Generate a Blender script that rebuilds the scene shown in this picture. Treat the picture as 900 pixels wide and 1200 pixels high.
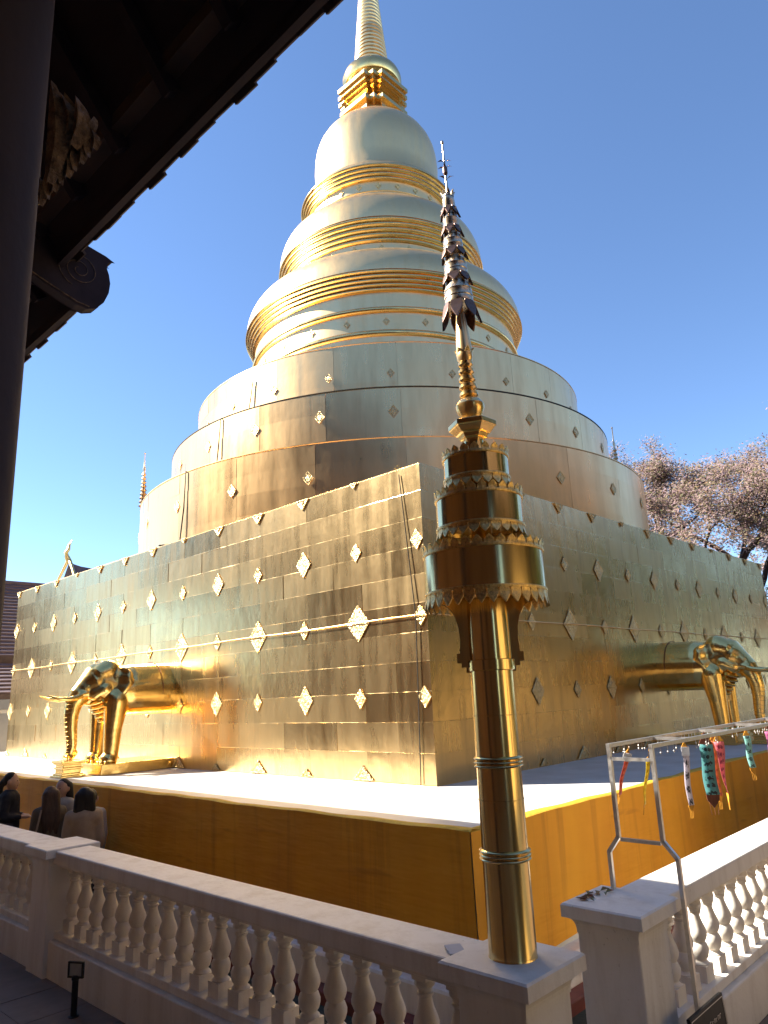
import bpy, bmesh, math, random
from mathutils import Vector, Matrix, Quaternion
R = math.radians
random.seed(7)
sc = bpy.context.scene
for o in list(bpy.data.objects):
    bpy.data.objects.remove(o)
col = sc.collection

# ------------------------------------------------------------------ camera
cam_d = bpy.data.cameras.new('camera'); cam = bpy.data.objects.new('camera', cam_d); col.objects.link(cam)
cam_d.sensor_fit = 'VERTICAL'; cam_d.sensor_height = 36.0; cam_d.lens = 36.0 * 845.54 / 1200.0
cam_d.clip_start = 0.05; cam_d.clip_end = 3000
HEAD, PITCH, ROLL = R(43.357), R(14.1345), R(-2.467)
_f = Vector((math.cos(HEAD) * math.cos(PITCH), math.sin(HEAD) * math.cos(PITCH), math.sin(PITCH)))
_r = Vector((math.sin(HEAD), -math.cos(HEAD), 0)); _u = _r.cross(_f)
_r2 = _r * math.cos(ROLL) + _u * math.sin(ROLL); _u2 = -_r * math.sin(ROLL) + _u * math.cos(ROLL)
m = Matrix.Identity(4)
for i in range(3):
    m[i][0] = _r2[i]; m[i][1] = _u2[i]; m[i][2] = -_f[i]
m.translation = Vector((-6.807, -5.770, 2.50))
cam.matrix_world = m
sc.camera = cam

# ------------------------------------------------------------------ sky, sun, exposure
SUN_EL, SUN_X, SUN_Y = R(39.0), -0.552, 0.834          # direction towards the sun (horizontal part)
w = bpy.data.worlds.new('World'); sc.world = w; w.use_nodes = True
nt = w.node_tree; bg = nt.nodes['Background']
sky = nt.nodes.new('ShaderNodeTexSky'); sky.sky_type = 'NISHITA'; sky.sun_disc = False
sky.sun_elevation = SUN_EL; sky.sun_rotation = math.atan2(SUN_X, SUN_Y)
sky.air_density = 0.75; sky.dust_density = 0.0; sky.ozone_density = 1.0; sky.altitude = 300
tint = nt.nodes.new('ShaderNodeMix'); tint.data_type = 'RGBA'; tint.blend_type = 'MULTIPLY'; tint.inputs[0].default_value = 1.0
tint.inputs[7].default_value = (.83, .95, 1.07, 1)      # the deep clear winter blue
nt.links.new(sky.outputs[0], tint.inputs[6]); nt.links.new(tint.outputs[2], bg.inputs[0]); bg.inputs[1].default_value = 0.073
sl = bpy.data.lights.new('sun', 'SUN'); sl.energy = 4.6; sl.angle = R(0.53); sl.color = (1.0, 0.94, 0.84)
sun = bpy.data.objects.new('sun', sl); col.objects.link(sun)
sd = Vector((SUN_X * math.cos(SUN_EL), SUN_Y * math.cos(SUN_EL), math.sin(SUN_EL)))
sun.rotation_euler = sd.to_track_quat('Z', 'Y').to_euler(); sun.location = sd * 60
vs = sc.view_settings
vs.view_transform = 'Standard'; vs.look = 'None'; vs.exposure = 1.95; vs.gamma = 1.0
try: vs.use_curve_mapping = False
except Exception: pass
sc.render.engine = 'CYCLES'
sc.cycles.use_denoising = True
sc.cycles.max_bounces = 10; sc.cycles.glossy_bounces = 6; sc.cycles.diffuse_bounces = 5
sc.cycles.sample_clamp_indirect = 25.0

# ------------------------------------------------------------------ materials
def new_mat(name):
    mt = bpy.data.materials.new(name); mt.use_nodes = True
    n = mt.node_tree; b = n.nodes['Principled BSDF']
    return mt, n, b
def node(n, t, **kw):
    x = n.nodes.new(t)
    for k, v in kw.items(): setattr(x, k, v)
    return x
def mapped_noise(n, scale3, nscale=1.0, detail=4.0, rough=0.55):
    g = node(n, 'ShaderNodeNewGeometry'); mp = node(n, 'ShaderNodeMapping')
    mp.inputs['Scale'].default_value = scale3
    n.links.new(g.outputs['Position'], mp.inputs['Vector'])
    t = node(n, 'ShaderNodeTexNoise'); t.inputs['Scale'].default_value = nscale
    t.inputs['Detail'].default_value = detail; t.inputs['Roughness'].default_value = rough
    n.links.new(mp.outputs[0], t.inputs['Vector'])
    return t.outputs[0]
def ramp(n, fac, stops):
    r = node(n, 'ShaderNodeValToRGB'); e = r.color_ramp.elements
    e[0].position, e[0].color = stops[0][0], (*stops[0][1], 1)
    e[1].position, e[1].color = stops[-1][0], (*stops[-1][1], 1)
    for p, c in stops[1:-1]:
        x = e.new(p); x.color = (*c, 1)
    n.links.new(fac, r.inputs[0]); return r.outputs[0]
def maprange(n, v, a, b, c, d):
    x = node(n, 'ShaderNodeMapRange'); x.inputs[1].default_value = a; x.inputs[2].default_value = b
    x.inputs[3].default_value = c; x.inputs[4].default_value = d
    n.links.new(v, x.inputs[0]); return x.outputs[0]
def mixc(n, fac, a, b):
    x = node(n, 'ShaderNodeMix', data_type='RGBA')
    if isinstance(fac, float): x.inputs[0].default_value = fac
    else: n.links.new(fac, x.inputs[0])
    for s, v in ((6, a), (7, b)):
        if isinstance(v, tuple): x.inputs[s].default_value = (*v, 1)
        else: n.links.new(v, x.inputs[s])
    return x.outputs[2]
def bump(n, b, h, strength, dist):
    x = node(n, 'ShaderNodeBump'); x.inputs['Strength'].default_value = strength; x.inputs['Distance'].default_value = dist
    n.links.new(h, x.inputs['Height']); n.links.new(x.outputs[0], b.inputs['Normal'])
    return x
def gold(name, base, tarnish, r0, r1, streak=(7, 7, .45), amount=0.5, dent=0.0, dent_scale=3.0, fine=0.0, det=6.0, objvar=0.0):
    mt, n, b = new_mat(name); b.inputs['Metallic'].default_value = 1.0
    s = mapped_noise(n, streak, 1.0, det, 0.62)
    blot = mapped_noise(n, (1, 1, 1), 1.3, 3.0)
    f = node(n, 'ShaderNodeMath', operation='MULTIPLY')
    n.links.new(maprange(n, s, 0.45, 0.72, 0.0, 1.0), f.inputs[0]); n.links.new(maprange(n, blot, 0.35, 0.65, 0.25, amount), f.inputs[1])
    n.links.new(mixc(n, f.outputs[0], base, tarnish), b.inputs['Base Color'])
    rr = maprange(n, s, 0.3, 0.75, r0, r1)
    if objvar:
        oi = node(n, 'ShaderNodeObjectInfo'); ad = node(n, 'ShaderNodeMath', operation='ADD')
        n.links.new(rr, ad.inputs[0]); n.links.new(maprange(n, oi.outputs['Random'], 0, 1, -objvar, objvar), ad.inputs[1]); rr = ad.outputs[0]
    n.links.new(rr, b.inputs['Roughness'])
    if dent or fine:
        d = mapped_noise(n, (dent_scale, dent_scale, dent_scale * .8), 1.0, 3.0 if not fine else 5.0)
        bump(n, b, d, 1.0, dent or fine)
    return mt
M = {}
M['wall_gold'] = gold('gold_wall', (.69, .49, .235), (.40, .27, .14), .23, .35, streak=(5.5, 5.5, .8), amount=.6, dent=.008, dent_scale=2.0, det=4.0, objvar=.04)
M['drum_gold'] = gold('gold_drum', (.97, .63, .29), (.58, .37, .18), .27, .40, streak=(4, 4, .5), amount=.45, dent=.006, dent_scale=1.6, det=4.0, objvar=.03)
M['pale_gold'] = gold('gold_pale', (.98, .675, .325), (.75, .48, .21), .32, .46, streak=(4, 4, .5), amount=.5, dent=.007, dent_scale=1.8)
M['rich_gold'] = gold('gold_rich', (.94, .63, .25), (.50, .30, .10), .16, .32, streak=(4, 4, 4), amount=.5, dent=.003, dent_scale=8)
M['statue_gold'] = gold('gold_statue', (.95, .67, .24), (.6, .38, .12), .16, .30, streak=(3, 3, 3), amount=.4, dent=.004, dent_scale=9)
M['pole_gold'] = gold('gold_pole', (.80, .60, .26), (.36, .24, .10), .10, .26, streak=(14, 14, .6), amount=.6)
M['relief_gold'] = gold('gold_relief', (.80, .61, .30), (.30, .20, .08), .32, .46, streak=(34, 34, 34), amount=.95, dent=.03, dent_scale=32)
M['crest_gold'] = gold('gold_crest', (.92, .64, .24), (.30, .18, .06), .28, .45, streak=(60, 60, 60), amount=.85, dent=.004, dent_scale=90)
M['filigree'] = gold('filigree_metal', (.74, .60, .42), (.12, .06, .04), .22, .40, streak=(70, 70, 70), amount=1.0)
M['filigree_dark'] = gold('filigree_dark', (.20, .12, .09), (.05, .025, .02), .3, .5, streak=(60, 60, 60), amount=.8)

def matte(name, c0, c1, scale=(3, 3, 3), rough=.7, bmp=0.0, bscale=20, det=5.0, lo=.35, hi=.68, spec=.3):
    mt, n, b = new_mat(name)
    t = mapped_noise(n, scale, 1.0, det, .6)
    n.links.new(mixc(n, maprange(n, t, lo, hi, 0., 1.), c0, c1), b.inputs['Base Color'])
    b.inputs['Roughness'].default_value = rough; b.inputs['Specular IOR Level'].default_value = spec
    if bmp:
        bump(n, b, mapped_noise(n, (bscale,) * 3, 1.0, 4.0), 1.0, bmp)
    return mt
def white_paint(name):
    mt, n, b = new_mat(name)
    stain = mapped_noise(n, (5, 5, .9), 1.0, 6.0, .65); sp = mapped_noise(n, (1, 1, 1), 38, 2.0)
    c = mixc(n, maprange(n, stain, .46, .76, 0., .6), (.83, .78, .70), (.50, .42, .32))
    c = mixc(n, maprange(n, sp, .70, .78, 0., .5), c, (.33, .28, .21))
    n.links.new(c, b.inputs['Base Color']); b.inputs['Roughness'].default_value = .55; b.inputs['Specular IOR Level'].default_value = .35
    bump(n, b, mapped_noise(n, (24, 24, 24), 1.0, 5.0), .6, .004)
    return mt
M['white'] = white_paint('white_paint')
M['ledge'] = matte('ledge_white', (.66, .65, .62), (.55, .52, .47), (2.2, 2.2, 2.2), .5, .002, 14)
M['red'] = matte('red_kerb_paint', (.22, .06, .045), (.14, .045, .035), (6, 6, 6), .6)
def cloth_mat():
    mt, n, b = new_mat('orange_cloth')
    broad = mapped_noise(n, (1.1, 1.1, .5), 1.0, 5.0); drip = mapped_noise(n, (7, 7, .35), 1.0, 5.0, .65); crease = mapped_noise(n, (.9, .9, 5.5), 1.0, 3.0)
    c = mixc(n, maprange(n, broad, .35, .68, 0., 1.), (.82, .37, .024), (.66, .26, .016))
    c = mixc(n, maprange(n, drip, .54, .76, 0., .55), c, (.40, .15, .014))
    c = mixc(n, maprange(n, crease, .66, .72, 0., .45), c, (.45, .17, .014))
    n.links.new(c, b.inputs['Base Color']); b.inputs['Roughness'].default_value = .75; b.inputs['Specular IOR Level'].default_value = .25
    bump(n, b, crease, .8, .03)
    return mt
M['orange'] = cloth_mat()
M['yellow'] = matte('yellow_hem', (.75, .48, .04), (.60, .33, .03), (9, 9, 9), .7, .004, 30)
M['ground'] = matte('ground_paving', (.10, .095, .085), (.055, .05, .045), (1.3, 1.3, 1.3), .8, .006, 10)
M['court'] = matte('court_floor', (.075, .075, .055), (.035, .042, .028), (2.5, 2.5, 2.5), .85, .01, 18)
M['hall_floor'] = matte('hall_floor', (.40, .34, .28), (.32, .26, .21), (1, 1, 1), .4)
M['walk'] = matte('walk_paving', (.27, .195, .15), (.17, .12, .09), (1.8, 1.8, 1.8), .7, .003, 12)
M['column_wood'] = matte('column_timber', (.055, .042, .05), (.034, .027, .034), (3, 3, .4), .75, .004, 9, spec=.12)
M['wood'] = matte('dark_timber', (.048, .037, .048), (.028, .022, .03), (3, .4, 3), .75, .004, 9, spec=.12)
M['wood2'] = matte('brown_timber', (.10, .068, .06), (.055, .038, .034), (3, .6, 3), .6, .004, 9)
M['hall_wall'] = matte('hall_wall', (.26, .155, .105), (.19, .105, .075), (1.5, 1.5, .5), .6)
M['ochre'] = matte('ochre_wall', (.58, .42, .20), (.48, .33, .15), (1, 1, .5), .8)
M['tile'] = matte('brown_roof_tile', (.085, .055, .045), (.045, .032, .028), (5, 5, 5), .75, .004, 20)
M['carving'] = matte('carved_wood', (.22, .14, .085), (.06, .035, .025), (26, 26, 26), .5, .02, 40)
M['plum_tile'] = matte('plum_roof_tile', (.15, .11, .115), (.10, .075, .08), (2, 2, 6), .75)
M['wall_far'] = matte('far_white_wall', (.60, .60, .62), (.48, .48, .5), (1, 1, 1), .8)
M['steel'] = gold('rack_steel', (.74, .72, .68), (.45, .42, .39), .28, .5, streak=(20, 20, 20), amount=.6)
M['black'] = matte('black_metal', (.014, .013, .013), (.025, .022, .02), (20, 20, 20), .4)
M['cable'] = matte('black_cable', (.02, .018, .016), (.03, .026, .02), (20, 20, 20), .6)
M['glass'] = matte('lamp_glass', (.35, .36, .36), (.30, .31, .32), (20, 20, 20), .1, spec=.6)
M['skin'] = matte('skin', (.50, .30, .20), (.44, .25, .17), (20, 20, 20), .5)
M['hair'] = matte('black_hair', (.012, .009, .008), (.022, .015, .012), (60, 60, 4), .65, .004, 60)
M['hair_brown'] = matte('brown_hair', (.085, .047, .028), (.05, .027, .016), (60, 60, 4), .65, .004, 60)
M['navy'] = matte('navy_jacket', (.014, .014, .02), (.025, .024, .03), (20, 20, 20), .8)
M['olive'] = matte('olive_top', (.13, .10, .065), (.10, .075, .048), (12, 12, 12), .85)
M['cream'] = matte('cream_top', (.34, .255, .175), (.28, .20, .14), (12, 12, 12), .85)
M['pale_shirt'] = matte('pale_shirt', (.42, .37, .30), (.36, .31, .25), (12, 12, 12), .85)
M['denim'] = matte('dark_trousers', (.03, .03, .04), (.045, .045, .055), (12, 12, 12), .85)
M['bark'] = matte('bark', (.055, .038, .034), (.03, .02, .02), (6, 6, 2), .9, .02, 12)

def leaf_mat(name, stops, trans=.25):
    mt, n, b = new_mat(name)
    g = node(n, 'ShaderNodeNewGeometry')
    c = ramp(n, g.outputs['Random Per Island'], stops)
    n.links.new(c, b.inputs['Base Color']); b.inputs['Roughness'].default_value = .6
    tr = node(n, 'ShaderNodeBsdfTranslucent'); n.links.new(c, tr.inputs[0])
    mx = node(n, 'ShaderNodeMixShader'); mx.inputs[0].default_value = trans
    out = n.nodes['Material Output']
    n.links.new(b.outputs[0], mx.inputs[1]); n.links.new(tr.outputs[0], mx.inputs[2]); n.links.new(mx.outputs[0], out.inputs[0])
    return mt
M['leaf_pink'] = leaf_mat('dry_pinkish_leaves', [(0, (.20, .12, .12)), (.35, (.33, .22, .22)), (.6, (.25, .18, .12)), (.85, (.15, .15, .06)), (1, (.32, .18, .09))])
M['leaf_green'] = leaf_mat('green_leaves', [(0, (.03, .05, .014)), (.5, (.05, .08, .02)), (1, (.09, .10, .03))])
def flag_mat(name, paper, ink, period=22.0):
    mt, n, b = new_mat(name)
    tc = node(n, 'ShaderNodeTexCoord'); sep = node(n, 'ShaderNodeSeparateXYZ'); n.links.new(tc.outputs['UV'], sep.inputs[0])
    t = node(n, 'ShaderNodeTexNoise'); t.inputs['Scale'].default_value = 9.0; t.inputs['Detail'].default_value = 3.0
    mp = node(n, 'ShaderNodeMapping'); mp.inputs['Scale'].default_value = (.55, 2.2, 1); n.links.new(tc.outputs['UV'], mp.inputs[0]); n.links.new(mp.outputs[0], t.inputs['Vector'])
    wv = node(n, 'ShaderNodeMath', operation='SINE'); ml = node(n, 'ShaderNodeMath', operation='MULTIPLY'); ml.inputs[1].default_value = period * 2
    n.links.new(sep.outputs[1], ml.inputs[0]); n.links.new(ml.outputs[0], wv.inputs[0])
    ax = node(n, 'ShaderNodeMath', operation='SUBTRACT'); ax.inputs[1].default_value = .5; n.links.new(sep.outputs[0], ax.inputs[0])
    ab = node(n, 'ShaderNodeMath', operation='ABSOLUTE'); n.links.new(ax.outputs[0], ab.inputs[0])
    edge = maprange(n, ab.outputs[0], .28, .36, 1., 0.)
    sm = node(n, 'ShaderNodeMath', operation='ADD'); n.links.new(maprange(n, wv.outputs[0], -1, 1, -.13, .13), sm.inputs[0]); n.links.new(t.outputs[0], sm.inputs[1])
    k = maprange(n, sm.outputs[0], .53, .56, 0., .95)
    mm = node(n, 'ShaderNodeMath', operation='MULTIPLY'); n.links.new(k, mm.inputs[0]); n.links.new(edge, mm.inputs[1])
    c = mixc(n, mm.outputs[0], paper, ink)
    n.links.new(c, b.inputs['Base Color']); b.inputs['Roughness'].default_value = .5
    tr = node(n, 'ShaderNodeBsdfTranslucent'); n.links.new(c, tr.inputs[0])
    mx = node(n, 'ShaderNodeMixShader'); mx.inputs[0].default_value = .3
    n.links.new(b.outputs[0], mx.inputs[1]); n.links.new(tr.outputs[0], mx.inputs[2]); n.links.new(mx.outputs[0], n.nodes['Material Output'].inputs[0])
    return mt
INK = (.02, .02, .03)
M['f_teal'] = flag_mat('flag_teal', (.12, .36, .36), INK); M['f_white'] = flag_mat('flag_white', (.75, .70, .76), INK, 14)
M['f_pink'] = flag_mat('flag_pink', (.80, .22, .25), (.30, .03, .10)); M['f_aqua'] = flag_mat('flag_aqua', (.36, .70, .64), (.05, .08, .08), 14)
M['f_magenta'] = flag_mat('flag_magenta', (.55, .16, .33), (.18, .02, .12)); M['f_red'] = flag_mat('flag_red', (.62, .14, .07), (.35, .05, .03))
M['f_yellow'] = flag_mat('flag_yellow', (.80, .62, .03), (.6, .40, .02)); M['f_orange'] = flag_mat('flag_orange', (.75, .27, .08), (.55, .12, .05))
M['tassel'] = matte('orange_tassel', (.70, .33, .03), (.50, .20, .02), (60, 60, 10), .7)
M['tassel_brown'] = matte('brown_tassel', (.20, .06, .03), (.12, .04, .02), (60, 60, 10), .7)
M['paper'] = matte('white_paper', (.8, .8, .8), (.75, .75, .75), (20, 20, 20), .7)
M['leaf_flat'] = matte('fallen_garland', (.12, .20, .07), (.35, .10, .06), (14, 14, 14), .7)

# ------------------------------------------------------------------ mesh helpers
class MB:
    def __init__(s): s.v = []; s.f = []; s.uv = None
    def add(s, vs_, fs):
        k = len(s.v); s.v += [tuple(x) for x in vs_]; s.f += [tuple(i + k for i in f) for f in fs]; return s
    def box(s, x0, x1, y0, y1, z0, z1):
        v = [(x, y, z) for z in (z0, z1) for y in (y0, y1) for x in (x0, x1)]
        return s.add(v, [(0, 2, 3, 1), (4, 5, 7, 6), (0, 1, 5, 4), (2, 6, 7, 3), (0, 4, 6, 2), (1, 3, 7, 5)])
    def lathe(s, prof, n=24, c=(0, 0), a0=0.0, a1=2 * math.pi, cap=True):
        full = abs(a1 - a0 - 2 * math.pi) < 1e-6
        k = len(s.v); cnt = n if full else n + 1
        for r, z in prof:
            for i in range(cnt):
                a = a0 + (a1 - a0) * i / n
                s.v.append((c[0] + r * math.cos(a), c[1] + r * math.sin(a), z))
        for j in range(len(prof) - 1):
            for i in range(n):
                i2 = (i + 1) % cnt
                s.f.append((k + j * cnt + i, k + j * cnt + i2, k + (j + 1) * cnt + i2, k + (j + 1) * cnt + i))
        if cap and full:
            if prof[0][0] > 1e-6: s.f.append(tuple(k + i for i in reversed(range(cnt))))
            if prof[-1][0] > 1e-6: s.f.append(tuple(k + (len(prof) - 1) * cnt + i for i in range(cnt)))
        return s
    def tube(s, pts, r, n=8, caps=True):
        pts = [Vector(p) for p in pts]; rs = r if isinstance(r, (list, tuple)) else [r] * len(pts)
        k = len(s.v); up = Vector((0.123, 0.31, 0.94)).normalized()
        for i, p in enumerate(pts):
            d = (pts[min(i + 1, len(pts) - 1)] - pts[max(i - 1, 0)]).normalized()
            a = d.cross(up)
            if a.length < 1e-3: a = d.cross(Vector((1, 0, 0)))
            a.normalize(); b = d.cross(a)
            for j in range(n):
                t = 2 * math.pi * j / n
                s.v.append(tuple(p + (a * math.cos(t) + b * math.sin(t)) * rs[i]))
        for i in range(len(pts) - 1):
            for j in range(n):
                j2 = (j + 1) % n
                s.f.append((k + i * n + j, k + i * n + j2, k + (i + 1) * n + j2, k + (i + 1) * n + j))
        if caps:
            s.f.append(tuple(k + j for j in reversed(range(n)))); s.f.append(tuple(k + (len(pts) - 1) * n + j for j in range(n)))
        return s
    def bar(s, a, b, w, h):            # square tube between two points
        a, b = Vector(a), Vector(b); d = (b - a).normalized()
        side = d.cross(Vector((0, 0, 1)))
        if side.length < 1e-3: side = Vector((1, 0, 0))
        side.normalize(); up = side.cross(d)
        v = [p + side * sx * w / 2 + up * sz * h / 2 for p in (a, b) for sz in (-1, 1) for sx in (-1, 1)]
        return s.add(v, [(0, 2, 3, 1), (4, 5, 7, 6), (0, 1, 5, 4), (2, 6, 7, 3), (0, 4, 6, 2), (1, 3, 7, 5)])
    def prism(s, poly, z0, z1):        # polygon in xy, extruded in z
        n = len(poly)
        v = [(x, y, z0) for x, y in poly] + [(x, y, z1) for x, y in poly]
        return s.add(v, [tuple(reversed(range(n))), tuple(range(n, 2 * n))] + [(i, (i + 1) % n, n + (i + 1) % n, n + i) for i in range(n)])
    def cone(s, p0, r0, p1, r1, n=12, rings=4):      # capsule with two radii
        p0, p1 = Vector(p0), Vector(p1); d = p1 - p0; L = d.length
        q = Vector((0, 0, 1)).rotation_difference(d.normalized() if L > 1e-6 else Vector((0, 0, 1)))
        prof = [(r0 * math.cos(a), -r0 * math.sin(-a) * 1.0) for a in [(-math.pi / 2) * (1 - i / rings) for i in range(rings)]]
        prof = [(max(r0 * math.cos(-math.pi / 2 + math.pi / 2 * i / rings), 1e-4), r0 * math.sin(-math.pi / 2 + math.pi / 2 * i / rings)) for i in range(rings + 1)]
        prof += [(max(r1 * math.cos(math.pi / 2 * i / rings), 1e-4), L + r1 * math.sin(math.pi / 2 * i / rings)) for i in range(rings + 1)]
        t = MB().lathe(prof, n)
        return s.add([q @ Vector(v) + p0 for v in t.v], t.f)
    def xform(s, mtx):
        s.v = [tuple(mtx @ Vector(v)) for v in s.v]; return s
    def mesh(s, name, mat, smooth=None):
        me = bpy.data.meshes.new(name); me.from_pydata(s.v, [], s.f); me.validate(); me.update()
        if mat is not None: me.materials.append(M[mat] if isinstance(mat, str) else mat)
        if smooth:
            me.polygons.foreach_set('use_smooth', [True] * len(me.polygons))
            me.set_sharp_from_angle(angle=R(smooth))
        return me
    def build(s, name, mat, parent=None, smooth=None, bevel=0.0):
        o = bpy.data.objects.new(name, s.mesh(name, mat, smooth)); col.objects.link(o)
        if parent is not None: o.parent = parent
        if bevel:
            b = o.modifiers.new('bevel', 'BEVEL'); b.width = bevel; b.segments = 2; b.limit_method = 'ANGLE'
        return o
def link(name, me, parent=None, loc=(0, 0, 0), rot=(0, 0, 0), scale=(1, 1, 1)):
    o = bpy.data.objects.new(name, me); col.objects.link(o)
    if parent is not None: o.parent = parent
    o.location = loc; o.rotation_euler = rot; o.scale = scale
    return o
def tag(o, label=None, cat=None, group=None, kind=None):
    if label: o['label'] = label
    if cat: o['category'] = cat
    if group: o['group'] = group
    if kind: o['kind'] = kind
    return o
def empty(name, loc=(0, 0, 0), rz=0.0):
    o = bpy.data.objects.new(name, None); col.objects.link(o); o.location = loc; o.rotation_euler = (0, 0, rz); o.empty_display_size = .2
    return o
def copy_tree(o, parent=None):
    c = o.copy(); col.objects.link(c); c.parent = parent
    for ch in list(o.children): copy_tree(ch, c)
    return c
def fused(name, mb, mat, parent, voxel, smooth_it=4, dec=None):
    """fuse overlapping volumes into one continuous surface"""
    o = mb.build(name + '_raw', mat, None)
    r = o.modifiers.new('r', 'REMESH'); r.mode = 'VOXEL'; r.voxel_size = voxel; r.use_smooth_shade = True
    s = o.modifiers.new('s', 'SMOOTH'); s.factor = .5; s.iterations = smooth_it
    if dec:
        d = o.modifiers.new('d', 'DECIMATE'); d.ratio = dec
    dg = bpy.context.evaluated_depsgraph_get(); dg.update()
    me = bpy.data.meshes.new_from_object(o.evaluated_get(dg)); me.name = name
    bpy.data.objects.remove(o)
    if not me.materials: me.materials.append(M[mat])
    me.polygons.foreach_set('use_smooth', [True] * len(me.polygons))
    return link(name, me, parent)

S = 13.55; C = S / 2; ZL = 1.43; ZT = 5.40; G = 2.02

# ------------------------------------------------------------------ setting: ground, court, walk
MB().box(-300, 300, -300, 300, -.3, 0).build('ground', 'ground').update_tag()
tag(bpy.data.objects['ground'], kind='structure')
tag(MB().box(-3.25, S + 9, -3.15, S + 9, -.1, .008).build('court_floor', 'court'), kind='structure')
walk = empty('walkway'); tag(walk, kind='structure')
slab = MB().box(-.297, .297, -.297, .297, -.05, .012).mesh('paving_slab', 'walk')
MB().box(-5.3, -3.5, -14, 16, -.1, .004).build('joint_bed', 'ground', walk)
for i in range(3):
    for j in range(18):
        link('paving_slab', slab, walk, (-5.0 + .6 * i, -3.4 + .6 * j, random.uniform(-.002, .002)), (random.uniform(-.003, .003), random.uniform(-.003, .003), 0))
tag(MB().box(-3.5, 9, -9, -3.45, -.1, .005).build('walkway_front', 'walk'), kind='structure')

# ------------------------------------------------------------------ white terrace under the chedi
ter = empty('terrace', (C, C, 0)); tag(ter, 'white painted square terrace carrying the golden chedi, with red kerb at its foot', 'terrace')
def rel(mb): return mb.xform(Matrix.Translation((-C, -C, 0)))
rel(MB().box(-G, S + G, -G, S + G, .30, ZL)).build('ledge', 'ledge', ter, bevel=.02)
rel(MB().box(-G - .17, S + G + .17, -G - .17, S + G + .17, .09, .345)).build('base_course', 'white', ter, bevel=.03)
rel(MB().box(-G - .30, S + G + .30, -G - .30, S + G + .30, -.05, .11)).build('kerb', 'red', ter, bevel=.015)

# orange cloth skirts round the terrace
def skirt(name, label, horiz):
    root = empty(name, ((-G, C, .35) if horiz == 'y' else (C, -G, .35)))
    L = S + 2 * G; nx, nz = 150, 14; mb = MB()
    def P(u, z, off):
        return ((-off, u, z) if horiz == 'y' else (u, -off, z))
    rng = random.Random(3 if horiz == 'y' else 5)
    ph = [rng.uniform(0, 6.28) for _ in range(6)]
    def wav(u, z):
        k = (1.43 - z) / 1.1
        return .028 + k * (.014 * math.sin(u * 1.7 + ph[0]) + .008 * math.sin(u * 4.3 + ph[1] + z)) + .004 * math.sin(u * 9 + ph[2] + 3 * z)
    top = lambda u: 1.447 + .004 * math.sin(u * 3.1 + ph[3]) + .003 * math.sin(u * 7.7 + ph[4])
    fold = lambda u: .05 + .022 * math.sin(u * 1.3 + ph[5]) + .014 * math.sin(u * 5.1 + ph[1])
    rows = []
    for i in range(nx + 1):
        u = -L / 2 - .02 + (L + .04) * i / nx; c = []
        zt = top(u)
        c.append(P(u, zt - .35, -fold(u)))
        c.append(P(u, zt + .004 - .35, -.005))
        for j in range(nz + 1):
            z = zt - .012 - (zt - .385 - .02 * math.sin(u * 2.2 + ph[2])) * j / nz
            c.append(P(u, z - .35, wav(u, z)))
        rows.append(c)
    m_ = len(rows[0]); v = [p for c in rows for p in c]
    f = [(i * m_ + j, i * m_ + j + 1, (i + 1) * m_ + j + 1, (i + 1) * m_ + j) for i in range(nx) for j in range(2, m_ - 1)]
    MB().add(v, f).build('cloth', 'orange', root, smooth=60)
    f2 = [(i * m_ + j, i * m_ + j + 1, (i + 1) * m_ + j + 1, (i + 1) * m_ + j) for i in range(nx) for j in range(0, 2)]
    MB().add(v, f2).build('folded_hem', 'yellow', root, smooth=60)
    tag(root, label, 'cloth', 'orange cloths wrapped round the terrace')
skirt('orange_cloth', 'orange cloth wrapped along the terrace side behind the standing visitors', 'y')
skirt('orange_cloth', 'orange cloth wrapped along the terrace side behind the hanging paper flags', 'x')

# ------------------------------------------------------------------ the chedi
chedi = empty('chedi', (C, C, ZL)); tag(chedi, 'huge golden chedi with square plated base, round tiers, bell and ringed spire', 'chedi')
CH = Matrix.Translation((-C, -C, -ZL))
def cpart(name, mb, mat, smooth=None, parent=None, bevel=0):
    return mb.xform(CH).build(name, mat, parent or chedi, smooth, bevel)
MB_ = MB
core = cpart('base_wall', MB().box(.012, S - .012, .012, S - .012, ZL, ZT - .01), 'wall_gold')
cpart('base_cap', MB().add([(-.0, 0, ZT - .03), (S, 0, ZT - .03), (S, S, ZT - .03), (0, S, ZT - .03), (.03, .03, ZT), (S - .03, .03, ZT), (S - .03, S - .03, ZT), (.03, S - .03, ZT), (1.2, 1.2, ZT + .1), (S - 1.2, 1.2, ZT + .1), (S - 1.2, S - 1.2, ZT + .1), (1.2, S - 1.2, ZT + .1)],
     [(0, 1, 5, 4), (1, 2, 6, 5), (2, 3, 7, 6), (3, 0, 4, 7), (4, 5, 9, 8), (5, 6, 10, 9), (6, 7, 11, 10), (7, 4, 8, 11), (8, 9, 10, 11)]), 'pale_gold')
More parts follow.
